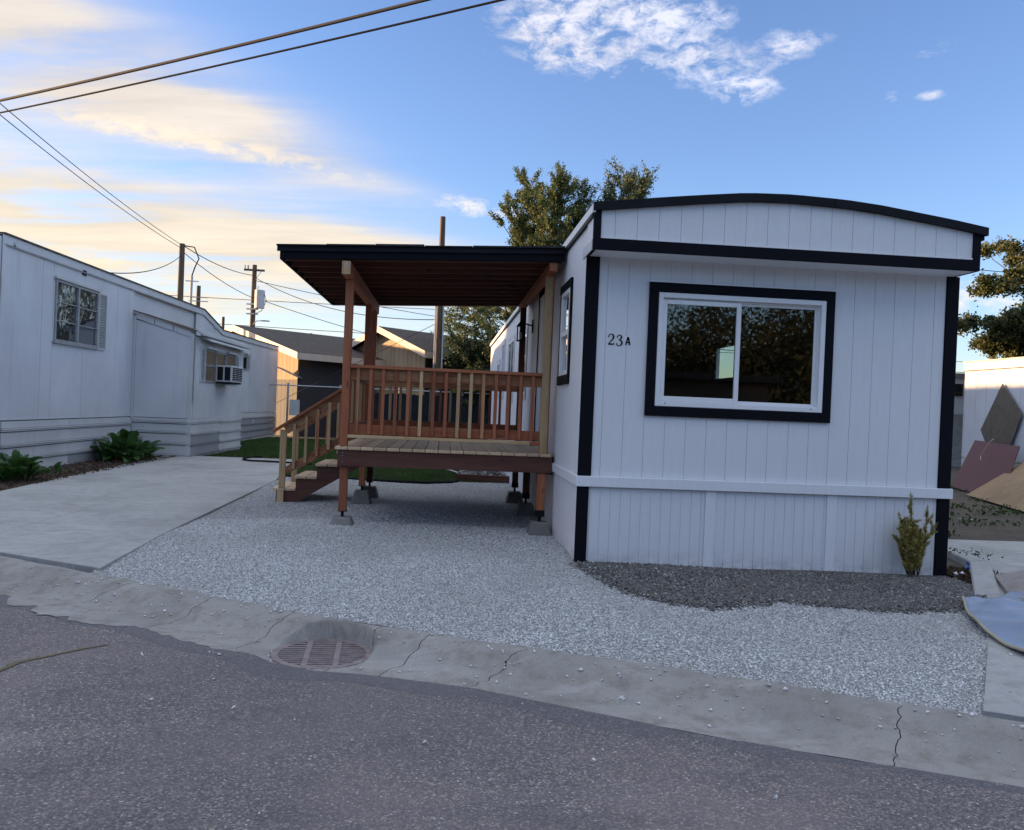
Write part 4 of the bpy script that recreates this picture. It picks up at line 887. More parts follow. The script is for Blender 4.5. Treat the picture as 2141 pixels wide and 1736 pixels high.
# window two with curtains and air conditioner
Y2, Y3, ZA, ZC = 12.85, 15.75, 1.76, 2.57
wf2 = ring(MB(), Y2, Y3, ZA, ZC, .05, XE, XE+.03, 1).build('window_frame', ALUM, nh)
for a in (13.80, 14.75): MB().box(XE, XE+.03, a-.03, a+.03, ZA+.05, ZC-.05).build('mullion', ALUM, wf2)
for i_, (a, b_) in enumerate(((Y2+.05, 13.77), (13.83, 14.72), (14.78, Y3-.05))): MB().box(XE+.002, XE+.008, a, b_, ZA+.05, ZC-.05).build('pane', BLIND if i_ != 1 else GLASSD, wf2)
MB().box(XE, XE+.028, Y2+.05, 13.77, 2.16, 2.19).build('glazing_bar', ALUM, wf2)
MB().box(XE, XE+.10, Y2, 13.8, ZC+.0, ZC+.05).build('head_flashing', SKIRT, wf2); MB().box(XE, XE+.10, 14.78, Y3, ZC-.0, ZC+.05).build('head_flashing', SKIRT, wf2)
louvre(XE, 12.47, 12.84, ZA-.0, ZC+.0, 14); louvre(XE, 15.77, 16.08, ZA, ZC, 14)
acu = empty('air_conditioner', (XE, 14.5, 1.78), 'white window air conditioner hung in the old mobile home window', 'air conditioner')
MB().box(XE+.01, XE+.42, 13.80, 14.9, 1.80, 2.22).build('case', PORC, acu, bevel=.012)
for a, b_ in ((13.86, 14.14), (14.18, 14.52), (14.56, 14.84)): 
    g_ = MB().box(XE+.42, XE+.424, a, b_, 1.84, 2.18).build('grille', DARKPIT, acu)
    for k in range(7): MB().box(XE+.424, XE+.429, a, b_, 1.86+k*.046, 1.868+k*.046).build('grille_fin', PORC, g_)
for a, b_ in ((.06, .20), (.24, .38)): MB().box(XE+a, XE+b_, 13.796, 13.80, 1.84, 2.18).build('side_vent', DARKPIT, acu)
MB().box(XE+.02, XE+.40, 13.85, 14.85, 1.76, 1.80).build('tray', BLACKM, acu)
# far small window
wf3 = ring(MB(), 22.2, 22.95, 2.42, 3.02, .04, XL, XL+.03, 1).build('window_frame', ALUM, nh); MB().box(XL+.002, XL+.008, 22.24, 22.91, 2.46, 2.98).build('pane', GLASSD, wf3); louvre(XL, 22.96, 23.3, 2.42, 3.0, 9)
MB().box(XL, XL+.03, 23.45, 23.52, .9, 3.05).build('trim', OLDF, nh); MB().box(XL+.03, XL+.05, 24.0, 24.15, .46, .62).build('socket_cover', PORC, nh)
MB().box(-9.6, -9.2, 20.5, 20.9, ztop(20.6), ztop(20.6)+.22).build('roof_vent', GALV, nh); MB().tube([(-9.4,23,3.55),(-9.4,23,4.3)], .05, 8).build('flue', RUST, nh)
MB().hexa([(XL,28.5,2.75),(XL+.9,28.5,2.35),(XL+.9,29.5,2.35),(XL,29.5,2.75)], [(XL,28.5,2.80),(XL+.9,28.5,2.40),(XL+.9,29.5,2.40),(XL,29.5,2.80)]).build('rear_awning', GALV, nh)

# ------------------------------------------------------------------ neighbour home, right
rh = empty('right_mobile_home', (11.8, 3, 0), 'pale white mobile home at right edge, its upper wall lit by the low sun', 'mobile home')
XR = 11.8; RY0, RY1 = -4.0, 12.3
y = RY0
while y < RY1-.01:
    MB().box(XR, XR+.03, y+.004, min(y+.406, RY1)-.004, .68, 2.86).build('wall_panel', OLDW, rh); y += .406
MB().box(XR+.04, XR+4.0, RY0, RY1, .0, 3.06).build('body', OLDF, rh)
MB().box(XR-.02, XR+.04, RY0, RY1+.02, 2.87, 3.06).build('fascia', OLDF, rh); MB().box(XR-.03, XR+.04, RY0, RY1+.03, 2.85, 2.868).build('fascia_lip', RUST, rh); MB().box(XR-.04, XR+4.05, RY0, RY1+.05, 3.062, 3.10).build('roof', GALV, rh)
for i, (h, l) in enumerate(((.66, .46), (.45, .24), (.23, .0))): MB().box(XR+.005, XR+.03, RY0, RY1, l, h).build('skirting_strip', SKIRT, rh)
# leaning boards
def slabboard(name, pts_, m, label, th=.018):
    a = [Vector(p) for p in pts_]; n_ = (a[1]-a[0]).cross(a[3]-a[0]).normalized()*th
    return MB().hexa(a, [p+n_ for p in a]).build(name, m, label=label, cat='board', group='boards leaning on the right neighbour home')
XW = XR-.03
MB().prism([(10.76,2.50),(11.48,1.39),(11.28,1.10),(10.98,.72),(10.40,1.02),(10.05,1.79)], 0, XW-.045, XW-.025).build('plywood_sheet', PLYG, label='grey weathered plywood sheet standing on its corner against the right neighbour wall', cat='board', group='boards leaning on the right neighbour home')
slabboard('red_board', [(10.75,11.0,.0),(9.9,8.0,.0),(10.67,8.6,1.08),(XW-.33,11.22,1.13)], PLYR, 'dark red painted board leaning below the plywood sheet')
slabboard('strand_board', [(9.75,8.9,.0),(8.6,5.2,.0),(10.03,5.6,.95),(XW-.9,8.3,.95)], OSB, 'golden strand board leaning in front of the red board')
slabboard('black_sheet', [(10.0,5.0,.4),(10.9,7.2,.8),(11.3,7.3,1.4),(10.6,5.0,1.5)], FABR, 'black plastic sheet bunched behind the strand board')
MB().tube([(10.95,9.85,1.20),(10.86,9.82,1.16),(10.80,9.9,1.0),(10.72,9.95,.8),(10.6,9.75,.72)], .008, 6).build('string_tangle', TARPE, label='loose white string hanging over the red board', cat='string')
# far home between the two houses
fh = empty('far_trailer', (16, 22, 0), 'small grey and white trailer far behind, seen right of the black corner trim', 'trailer')
MB().box(13, 19, 22, 26, .3, 3.3).build('body', OLDF, fh); MB().box(12.9, 19.1, 21.9, 26, 3.3, 3.45).build('roof', GALV, fh)
for k in range(4): MB().box(16.0+k*.52, 16.45+k*.52, 21.93, 21.97, 2.6, 3.05).build('window_panel', GLASSD, fh)
MB().box(13, 19.1, 21.5, 21.56, -.2, 1.9).build('fence_panel', GALV, fh); MB().tube([(18.15,21.4,0),(18.15,21.4,2.7)], .05, 6).build('corner_pipe', BLACKM, fh)
# tarp with hem, and board, at the lower right
tv = []; TN = 56
def tz(u, v):
    rid = 0
    for (fx, fy, ph, am) in ((7, 3, .3, .075), (-4, 9, 1.2, .06), (13, 8, 2.1, .032), (-12, 17, .7, .02), (31, -12, 4, .008)):
        rid += am*(1-abs(math.sin(u*fx+v*fy+ph+.8*math.sin(v*5+u*3))))
    return .015+.07*math.exp(-((u-.3)**2+(v-.5)**2)/.06)+rid*(.5+.7*u)
Pq = [Vector((3.05,-1.25,0)), Vector((2.42,-2.85,0)), Vector((3.3,-3.6,0)), Vector((4.3,-1.55,0))]
for i in range(TN+1):
    for j in range(TN+1):
        u, v = i/TN, j/TN; bulge = Vector((-.13,-.05,0))*math.sin(v*math.pi)*(1-u)
        p = (Pq[0]*(1-v)+Pq[1]*v)*(1-u)+(Pq[3]*(1-v)+Pq[2]*v)*u+bulge; tv.append((p.x, p.y, max(.0, tz(u, v)*(.3+.7*math.sin(min(1, u*3+.15)*math.pi/2)))))
tp = raw('tarp', tv, [(i*(TN+1)+j, i*(TN+1)+j+1, (i+1)*(TN+1)+j+1, (i+1)*(TN+1)+j) for i in range(TN) for j in range(TN)], TARP, label='crumpled pale blue tarp with dirty cream hem on the right driveway', cat='tarp', smooth=True)
tp.data.materials.append(mat('dirty grey tarp', (.27, .265, .25), .6, 'concrete', stain=(.15, .13, .10), pale=(.36, .36, .36)))
for p in tp.data.polygons:
    i_, j_ = divmod(p.index, TN)
    if i_/TN+.12*math.sin(j_*.22)+.05*math.sin(j_*.9) > .42: p.material_index = 1
sm = tp.modifiers.new('thick', 'SOLIDIFY'); sm.thickness = .008
MB().tube([tv[j] for j in range(TN+1)], .012, 6).build('hem', TARPE, tp, smooth=True)
MB().hexa([(4.02,-.25,.0),(3.40,-1.40,.0),(4.6,-2.0,.35),(5.4,-.6,.35)], [(4.02,-.25,.03),(3.40,-1.40,.03),(4.6,-2.0,.38),(5.4,-.6,.38)]).build('old_door_panel', mat('peeling white brown board', (.30, .27, .25), .8, 'concrete', stain=(.10, .05, .03), pale=(.5, .48, .46)), label='peeling white and brown board lying above the tarp', cat='board')
def clump(cx0, cy0, z0, n, r, h, m, name, label, cat, sz=.03, parent=None, kind=None):
    P = np.column_stack([rng.normal(cx0, r, n), rng.normal(cy0, r*.7, n), z0+np.abs(rng.normal(0, h, n))]); V, F = quads(P, rng.uniform(sz*.6, sz*1.3, n), 1.8); return raw(name, V, F, m, parent=parent, kind=kind, label=label, cat=cat)
WEED = mat('weed green', (.05, .09, .025), .7, 'leaf', stops=[(0, (.025, .05, .015)), (.6, (.05, .085, .025)), (1, (.09, .12, .05))])
V, F = stones(np.array([(4.12, .28, .02), (4.06, .22, .01)]), np.array([.055, .035])); raw('blue_wrapper', V, F, BLUE, label='crumpled bright blue plastic wrapper beside the drive edge', cat='litter')
V, F = stones(np.array([(3.82, -.06, .0), (3.74, -.08, .0)]), np.array([.035, .03])); raw('paper_scrap', V, F, VINYL, label='small white paper scrap at the foot of the right corner trim', cat='litter')
V, F = stones(np.array([(6.9, 4.7, -.02), (7.05, 4.65, -.02)]), np.array([.07, .05]), .25); raw('paper_litter', V, F, VINYL, label='white paper litter lying on the bare dirt right of the house', cat='litter')
P = np.column_stack([rng.uniform(3.9, 11, 9000), rng.uniform(2.5, 12, 9000), np.full(9000, -.01)]); nz = np.sin(P[:,0]*1.7)*np.cos(P[:,1]*2.1)+.5*np.sin(P[:,1]*5); P = P[nz > .35]; P[:,2] += np.abs(rng.normal(0, .03, len(P)))
V, F = quads(P, rng.uniform(.02, .05, len(P)), 2); raw('yard_weeds', V, F, WEED, kind='stuff', label='low green weeds patching the dirt beside the house', cat='weeds')
clump(4.5, 1.0, .01, 120, .16, .03, WEED, 'drive_weed', 'small sprawling weed growing in the right driveway joint', 'weed', .02)
P = np.column_stack([rng.uniform(3.68, 4.3, 900), rng.uniform(-.6, .4, 900), np.full(900, -.02)]); V, F = quads(P, rng.uniform(.01, .03, 900), 3); raw('leaf_litter', V, F, mat('dry leaf litter', (.07, .05, .03), .9, 'leaf', stops=[(0, (.03, .022, .015)), (1, (.13, .09, .05))]), kind='stuff', label='dark leaf litter beside the right house corner', cat='leaf litter')

# ------------------------------------------------------------------ back: fence, tan houses, poles, cables
fe = empty('chain_link_fence', (-4, 27, 0), 'long chain link fence with black privacy fabric behind the lawn', 'fence')
for i, x in enumerate((-10.2, -7.75, -5.62, -3.2, -.6, 1.8, 4.2)): MB().tube([(x,27,-.25),(x,27,2.10)], .04, 8).build('fence_post', GALV, fe)
MB().tube([(-12,27,2.0),(6,27,2.0)], .028, 6).build('top_rail', GALV, fe)
for i in range(9):
    x = -5.6+i*1.2; n_ = 8; top = [(x+k*1.2/n_, 1.86-.05*math.sin(k/n_*math.pi)**2+.03*math.sin(i*3+k*2.0)) for k in range(n_+1)]
    MB().prism([(x+.0, -.25), (x+1.19, -.25)]+[(min(a, x+1.19), b_) for a, b_ in reversed(top)], 1, 26.93, 26.95).build('fabric_panel', FABR, fe)
MB().box(-7.6, -7.22, 26.6, 26.8, .78, 1.42).build('utility_cabinet', PORC, label='small white utility cabinet in front of the back fence', cat='cabinet')
def gable_house(name, px, py, half, zr, ze, length, yaw, label, wallm, gablem, lay):
    """ridge from (px,py) running along yaw; gable faces the viewer's left"""
    t = empty(name, (px, py, 0), label, 'house'); t.rotation_euler = (0, 0, yaw)
    def mk(mb, nm, m, p=t, bev=0):
        me_o = MB.build(mb, nm, m); me_o.parent = p; 
        for k_ in ('label',): pass
        return me_o
    # local: x right across the gable, y along the ridge away
    hh = lambda x: zr-.12-(zr-ze)*abs(x)/half
    n_b = int(2*half*.96/.30)
    for i in range(n_b):
        a = -half*.93+i*(2*half*.93)/n_b; b_ = a+(2*half*.93)/n_b-.012
        mk(MB().hexa([(a,0,2.35),(b_,0,2.35),(b_,.05,2.35),(a,.05,2.35)], [(a,0,hh(a)),(b_,0,hh(b_)),(b_,.05,hh(b_)),(a,.05,hh(a))]), 'siding_plank', gablem)
        mk(MB().box(a, b_, .0, .05, -.2, 2.30), 'siding_plank', lay)
    mk(MB().box(-half*.93, half*.93, -.02, .0, 2.30, 2.352), 'band_board', gablem)
    mk(MB().prism([(-half*.93,-.25),(half*.93,-.25),(half*.93,ze-.05),(0,zr-.18),(-half*.93,ze-.05)], 1, .06, length), 'body', wallm)
    for s in (-1, 1):
        mk(MB().hexa([(0,-.45,zr-.02),(s*(half+.25),-.45,ze-.11),(s*(half+.25),length+.3,ze-.11),(0,length+.3,zr-.02)], [(0,-.45,zr+.06),(s*(half+.25),-.45,ze-.03),(s*(half+.25),length+.3,ze-.03),(0,length+.3,zr+.06)]), 'roof_slope', BROOF)
        mk(MB().hexa([(0,-.5,zr-.24),(s*(half+.27),-.5,ze-.33),(s*(half+.27),-.46,ze-.33),(0,-.46,zr-.24)], [(0,-.5,zr+.05),(s*(half+.27),-.5,ze-.04),(s*(half+.27),-.46,ze-.04),(0,-.46,zr+.05)]), 'barge_board', FASC)
        mk(MB().box(*sorted((s*(half+.24), s*(half+.28))), -.46, length+.3, ze-.34, ze-.05), 'eave_board', FASC)
    return t
gable_house('tan_house', -11.0, 32.5, 4.9, 4.75, 3.5, 11, R(-45), 'tan plank gabled house with dark shingle roof behind the left mobile home', DSID, TAN, DSID)  # lower gable planks charcoal: shade on the siding put into their colour
TAN2 = mat('cream tan plank siding', (.48, .34, .19), .7, 'wood', ax=2, alt=(.40, .27, .14), sap=(.52, .38, .22), rv=.2)
gable_house('cream_house', -4.25, 32.0, 3.0, 4.98, 3.86, 9, R(-45), 'cream gabled house seen through the porch, left of the thick pole', DSID, TAN2, TAN2)
PG = 'wooden utility poles behind the homes'
def upole(x, y, z, r, label, lean=0.0, rot=None):
    t = empty('utility_pole', (x, y, -.2), label, 'utility pole', PG); MB().tube([(x,y,-.2),(x+lean*.5,y,z/2),(x+lean,y,z)], [r*1.15,r,r*.82], 12).build('shaft', POLE, t); return t
p1 = upole(-1.66, 28, 9.5, .14, 'tall bare utility pole rising behind the porch roof, conduit strapped along it', -.06)
for dx, m in ((-.17, GALV), (.17, PORC)): MB().tube([(-1.66+dx,27.88,-.2),(-1.70+dx,27.88,5.9)], .035, 6).build('conduit', m, p1)
p2 = upole(-13.75, 32, 8.43, .15, 'thick utility pole with cut top above the left mobile home roof', 0)
p3 = upole(-13.4, 45, 9.65, .17, 'utility pole with crossarm, transformer and street light behind the left roof')
MB().box(-14.0, -12.75, 44.8, 44.9, 9.25, 9.37).build('crossarm', POLE, p3); MB().bar((-13.3,44.8,8.7),(-12.95,44.85,9.25), .03, .03).build('brace', GALV, p3)
for dx in (-.55, -.35): MB().tube([(-13.4+dx,44.85,9.37),(-13.4+dx,44.85,9.6)], .05, 8).build('insulator', PORC, p3)
MB().tube([(-12.93,44.6,6.95),(-12.93,44.6,8.05)], .30, 16).build('transformer', PORC, p3); MB().tube([(-13.05,44.5,8.05),(-13.05,44.5,8.3)], .04, 6).build('bushing', PORC, p3)
MB().tube([(-13.35,44.85,5.9),(-13.1,44.6,6.15),(-12.5,44.4,6.2)], .03, 6).build('lamp_arm', GALV, p3); MB().box(-12.75, -12.25, 44.3, 44.5, 6.13, 6.2).build('street_light_head', GALV, p3)
for dz in (6.6, 6.9, 7.2): MB().tube([(-13.75,44.8,dz),(-13.05,44.8,dz)], .05, 6).build('rack_insulator', PORC, p3)
MB().tube([(-12.7,44.5,8.0),(-12.5,44.5,7.4),(-12.8,44.6,6.8),(-13.2,44.7,6.6)], .02, 5).build('jumper_wire', CABLE, p3)
p4 = upole(-21.1, 60, 10.1, .19, 'distant utility pole with small brackets above the stepped roof')
for dz in (8.9, 9.2): MB().box(-21.8, -20.3, 59.8, 59.9, dz-.06, dz).build('bracket', GALV, p4)
p5 = empty('service_mast', (-13.3, 32.5, 0), 'thin steel service mast beside the thick cut utility pole', 'service mast')
MB().tube([(-13.38,32.2,0),(-13.32,32.2,7.0)], .06, 8).build('mast', GALV, p5); MB().bar((-13.6,32.2,6.75),(-13.0,32.2,6.75), .04, .04).build('cross_bar', GALV, p5)
MB().tube([(-13.32,32.2,7.0),(-13.2,32.2,7.4),(-13.0,32.1,7.8),(-13.2,32.0,8.3),(-13.7,32,8.35)], .03, 6).build('drip_loop', CABLE, p5)
upole(22.6, 27, 5.9, .14, 'short dark utility pole behind the right mobile home')
upole(-9.0, 40, 5.2, .08, 'slim short pole just left of the transformer pole')
def cable(label, a, b_, sag, r, m=None, n=22, name='power_cable'):
    a, b_ = Vector(a), Vector(b_); pts_ = []
    for i in range(n+1):
        t = i/n; p = a.lerp(b_, t); p.z -= sag*4*t*(1-t); pts_.append(p)
    return MB().tube(pts_, r, 6).build(name, m or CABLE, smooth=True, label=label, cat='cable', group='overhead wires and cables')
# the two thick lines overhead
d1_ = Vector((8.0,-5.15,0)); a1_ = Vector((-10.1,9.0,7.62)); 
cable('thick twisted overhead cable crossing the top left corner, upper of two', a1_-d1_*2.2, a1_+d1_*3.0, .7, .025, CABLEG, 60)
d2_ = Vector((8.9,-5.65,0)); a2_ = Vector((-9.8,8.5,7.15))
cable('thinner overhead cable crossing the top left corner, lower of two', a2_-d2_*2.2, a2_+d2_*2.6, .6, .015, CABLE, 60)
cable('upper of two wires dropping to the thick cut pole from the left edge', (-12.0,-2,9.9), (-13.75,32,8.35), .55, .012)
cable('lower of two wires dropping to the thick cut pole from the left edge', (-12.2,-2,9.75), (-13.75,32,8.2), .6, .012)
cable('upper wire from the thick cut pole to the crossarm pole', (-13.7,32,8.35), (-13.4,45,9.0), .25, .02)
cable('lower wire from the thick cut pole to the crossarm pole', (-13.7,32,8.05), (-13.4,45,7.6), .2, .018)
cable('service wire from the thick cut pole to the old home roof', (-13.75,32,7.9), (-8.7,10.4,3.95), .3, .014)
cable('sagging wire from the crossarm pole to the tall bare pole', (-13.4,45,8.9), (-1.7,28,5.1), .7, .02)
cable('straight wire from the crossarm pole passing behind the porch', (-13.4,45,8.7), (30,60,8.6), 1.6, .02)
cable('lower wire from the transformer running behind the porch', (-13.2,45,7.6), (2,36,3.6), .3, .02)
cable('very distant upper line crossing behind the poles', (-60,75,11.4), (60,80,12.6), .8, .03)
cable('very distant lower line crossing behind the poles', (-60,72,9.2), (60,78,8.6), .8, .03)
cable('upper thin wire in the sky gap right of the house', (4,45,13.2), (60,45,11.4), .3, .025)
cable('middle thin wire in the sky gap right of the house', (4,45,9.4), (60,45,8.0), .3, .025)
cable('low wire in the sky gap right of the house', (4,45,6.6), (50,45,4.6), .3, .025)
# guy line to the pole, hose, hidden bits behind the deck
cable('thin guy wire slanting from the tall bare pole to the ground', (-1.7,28,5.0), (-9.5,29.5,.8), .0, .012, CABLEG, 4, 'guy_wire')
MB().tube([(-5.45+.42*math.cos(t), 11.85+.75*math.sin(t), .03) for t in np.linspace(2.0, 5.0, 14)]+[(-4.9,11.0,.03),(-4.2,11.0,.01)], .022, 6).build('garden_hose', CABLE, smooth=True, label='black garden hose curled on the driveway beside the lawn', cat='hose')
MB().tube([(-1.35,11.0,.02),(-1.1,9.9,.06),(-.85,9.2,.03)], .012, 6).build('white_hose', VINYL, smooth=True, label='short white hose on the lawn seen under the deck', cat='hose')
MB().bar((-1.03,8.35,.06),(.0,8.2,.06), .09, .12).build('edging_board', WOODD[0], label='brown edging board between gravel and rock bed under the deck', cat='board')
P = np.column_stack([rng.uniform(-.95, -.05, 60), rng.uniform(8.5, 9.3, 60), rng.uniform(.02, .10, 60)]); V, F = stones(P, rng.uniform(.05, .10, 60), .7); raw('river_rocks', V, F, ROCK, kind='stuff', label='pile of rounded rocks behind the edging board', cat='rocks')
MB().tube([(-.5,9.9,-.05),(-.5,9.9,.42)], [.30,.34], 20).build('metal_tub', GALV, label='grey galvanised tub standing behind the rock pile', cat='tub')
# lawn edging strip and grass
MB().tube([(x, y, .0) for x, y in lawn_poly[:6]], .03, 6).build('lawn_edging', CABLE, smooth=True, label='black plastic edging along the front of the lawn', cat='edging')
P = np.column_stack([rng.uniform(-8.4, 0, 170000), 7.6+rng.random(170000)**1.5*19]); P = P[inpoly(P, lawn_poly)]
hgt = rng.uniform(.03, .075, len(P)); base_ = np.column_stack([P, np.array([-.02-.008*max(0, y-8) for y in P[:,1]])])
an = rng.uniform(0, 6.28, len(P)); dx = np.column_stack([np.cos(an), np.sin(an), np.zeros(len(P))])*.006*(1+P[:,1:2]*.04)
lean_ = np.column_stack([rng.normal(0, .02, len(P)), rng.normal(0, .02, len(P)), hgt]); V = np.stack([base_-dx, base_+dx, base_+lean_], 1).reshape(-1, 3)
raw('grass', V, np.arange(len(V)).reshape(-1, 3), GRASS, kind='stuff', label='short green lawn grass between the two homes', cat='grass')

# ------------------------------------------------------------------ plants
def leafmesh(L, Wd, curl, n=6):
    V = []; F = []
    for i in range(n+1):
        t = i/n; w_ = Wd*(.12+.88*math.sin(math.pi*min(1, t**1.35*.93+.04))**.6)*(1 if i < n else .35)*(1+.13*math.sin(i*2.9+L*40))
        y = L*t; z = math.sin(t*math.pi*.5)*L*.35-curl*t*t*L; rp = .012*math.sin(i*2.4)
        V += [(-w_, y, z+.25*w_+rp), (0, y, z), (w_, y, z+.25*w_-rp)]
    for i in range(n):
        a = i*3; F += [(a, a+1, a+4, a+3), (a+1, a+2, a+5, a+4)]
    me = bpy.data.meshes.new('leaf'); me.from_pydata(V, [], F); me.materials.append(DOCK)
    for p in me.polygons: p.use_smooth = True
    return me
DOCK = mat('dock leaf', (.025, .06, .018), .45, 'leaf', stops=[(0, (.03, .08, .02)), (.6, (.05, .12, .028)), (1, (.09, .17, .04))], tint=(.03, .075, .02), cs=3)
LM = [leafmesh(.34, .085, .12), leafmesh(.36, .10, .35), leafmesh(.20, .08, .7), leafmesh(.30, .08, .2), leafmesh(.16, .06, .5)]
def dock(x, y, n, spread, sc_, label):
    t = empty('broadleaf_weed', (x, y, 0), label, 'weed')
    for i in range(n):
        o = bpy.data.objects.new('leaf', LM[i % 5]); col.objects.link(o); o.parent = t; a = random.uniform(0, 6.28); r__ = random.random()**.7
        o.location = (r__*spread*.55*math.cos(a), r__*spread*.8*math.sin(a), .015+.34*(1-r__*.8)*random.random()*sc_)
        o.rotation_euler = (R(random.uniform(12, 82)*(1-r__*.45)), R(random.uniform(-20, 20)), a-math.pi/2+random.uniform(-.4, .4)); s = sc_*random.uniform(.7, 1.15); o.scale = (s, s, s)
    return t
dock(-7.85, 5.55, 85, .42, .95, 'leafy green dock weed at the near corner of the old mobile home')
dock(-7.98, 10.3, 130, .85, 1.15, 'large spreading dock weed where the old home wall meets its bump-out')
dock(-7.75, 6.7, 10, .3, .45, 'tiny low dock seedling in the mulch between the two big weeds')
P = np.column_stack([rng.uniform(-8.45, -7.35, 2600), rng.uniform(3.0, 11.8, 2600), rng.uniform(.0, .03, 2600)]); V, F = quads(P, rng.uniform(.01, .025, len(P)), 5); V[:,2] = np.abs(V[:,2]); raw('mulch_chips', V, F, mat('mulch chips', (.09, .06, .04), .9, 'leaf', stops=[(0, (.04, .028, .02)), (.8, (.11, .075, .05)), (1, (.22, .17, .12))]), kind='stuff', label='brown bark chips in the bed along the old home', cat='mulch')
# small yew by the front wall
yw = empty('yew_shrub', (3.22, -.20, .0), 'small golden green yew shrub at the right end of the front wall', 'shrub')
sb_ = MB(); tips = []
for i in range(34):
    a = random.uniform(0, 6.28); lean0 = random.uniform(.02, .13); h = random.uniform(.30, .56); 
    if i == 0: a, lean0, h = 2.6, .03, .80
    if i == 1: a, lean0, h = .3, .07, .68
    if i == 2: a, lean0, h = .0, .27, .52
    if i == 3: a, lean0, h = 3.1, .15, .60
    p0 = Vector((3.22+random.uniform(-.05, .05), -.20+random.uniform(-.04, .04), .0)); p2_ = p0+Vector((math.cos(a)*lean0, math.sin(a)*lean0*.7, h)); p1_ = p0.lerp(p2_, .5)+Vector((random.uniform(-.03, .03), 0, .02))
    sb_.tube([p0, p1_, p2_], [.007, .005, .002], 5, False)
    for k in range(16):
        t = .14+.86*k/15; q = (p0.lerp(p1_, t*2) if t < .5 else p1_.lerp(p2_, t*2-1))
        if k < 15: tips.append((q, (p2_-p0).normalized()))
        if k % 2 == 0 and t < .93:
            d = Vector((random.gauss(0, .6), random.gauss(0, .6), .75)).normalized(); L_ = random.uniform(.04, .10)
            for j in range(6): tips.append((q+d*L_*j/5, d))
sb_.build('stems', BARK, yw)
PN = []; UN = []
for q, d in tips:
    for _ in range(26):
        dd = Vector((random.gauss(0, 1), random.gauss(0, 1), random.gauss(0, 1))).normalized(); PN.append(q+dd*.012+d*random.uniform(-.012, .012)); UN.append(dd+d*.6)
V, F = quads(np.array([tuple(p) for p in PN]), np.full(len(PN), .0052), 5.5, np.array([tuple(p) for p in UN])*3)
raw('needles', V, F, mat('yew needles', (.11, .12, .03), .6, 'leaf', stops=[(0, (.13, .14, .035)), (.4, (.32, .28, .08)), (.8, (.50, .42, .13)), (1, (.60, .50, .20))], tint=(.42, .33, .11), cs=9), parent=yw)

# ------------------------------------------------------------------ trees
def tree(name, base, h, crown, label, m, style, n_leaf, leaf, seed, trunk_r=.16, parts=True):
    r = np.random.default_rng(seed); t = empty(name, base, label, 'tree'); bx_, by_, bz_ = base; mb = MB(); tw = []
    cxr, czr, cz0 = crown   # horizontal radius, vertical radius, centre height
    top = Vector((bx_, by_, bz_+h*.8)); n0 = 9
    trunk = [Vector((bx_+.15*math.sin(k*1.1), by_+.1*math.cos(k*1.7), bz_+h*.75*k/n0)) for k in range(n0+1)]
    mb.tube(trunk, [trunk_r*(1-.8*k/n0) for k in range(n0+1)], 8)
    nl = 74 if style != 'maple' else 95
    for i in range(nl):
        k = r.uniform(.22, 1); p = trunk[min(n0, int(k*n0))]; a = r.uniform(0, 6.283); 
        if style == 'upright': d = Vector((math.cos(a)*.55, math.sin(a)*.55, r.uniform(.5, 1.3))).normalized()
        else: d = Vector((math.cos(a), math.sin(a), r.uniform(-.1, .8))).normalized()
        # stop at crown ellipsoid
        L = 0; q = p
        while L < 12:
            q = p+d*L; e = ((q.x-bx_)**2+(q.y-by_)**2)/cxr**2+((q.z-bz_-cz0)/czr)**2
            if e > 1 and L > .5: break
            L += .2
        L *= r.uniform(.75, 1.12)
        if L < .4: continue
        mid = p+d*L*.5+Vector((r.normal(0, .12), r.normal(0, .12), r.normal(0, .1))); end = p+d*L
        mb.tube([p, mid, end], [trunk_r*.28, trunk_r*.16, .012], 5, False)
        for s in range(9 if style != 'maple' else 7):
            u = r.uniform(.3, 1); q0 = p.lerp(mid, u*2) if u < .5 else mid.lerp(end, u*2-1)
            dd = (d+Vector((r.normal(0, .6), r.normal(0, .6), r.normal(.35 if style == 'upright' else .1, .45)))).normalized(); l2 = r.uniform(.5, 1.25)*(1.0 if style == 'spread' else .8 if style == 'maple' else .62)
            q1 = q0+dd*l2; mb.tube([q0, q1], [.014, .005], 4, False); tw.append((q0, q1))
    if parts: mb.build('trunk', BARK, t)
    tw_a = np.array([[*a, *b_] for a, b_ in tw]); idx = r.integers(0, len(tw), n_leaf)
    if style == 'maple':
        u = r.uniform(.55, 1.05, n_leaf)[:, None]; P = tw_a[idx, :3]*(1-u)+tw_a[idx, 3:]*u+r.normal(0, .15, (n_leaf, 3))*np.array([1, 1, .7])
    else:
        u = r.uniform(.1, 1.05, n_leaf)[:, None]; P = tw_a[idx, :3]*(1-u)+tw_a[idx, 3:]*u+r.normal(0, .055, (n_leaf, 3))
    V, F = quads(P, r.uniform(leaf*.6, leaf*1.25, n_leaf), 1.7); raw('crown', V, F, m, parent=t); return t
LFA = mat('elm leaf', (.06, .08, .025), .55, 'leaf', stops=[(0, (.05, .07, .022)), (.5, (.09, .13, .042)), (.93, (.15, .19, .065)), (1, (.28, .20, .07))], tint=(.065, .10, .03), cs=.8)
LFB = mat('maple leaf', (.06, .06, .02), .6, 'leaf', stops=[(0, (.03, .045, .014)), (.6, (.06, .08, .025)), (1, (.14, .125, .04))], tint=(.085, .09, .03), cs=.6)
LFC = mat('dark shrub leaf', (.02, .035, .012), .6, 'leaf', stops=[(0, (.012, .022, .008)), (.7, (.028, .045, .014)), (1, (.06, .08, .02))], tint=(.02, .03, .01), cs=.8)
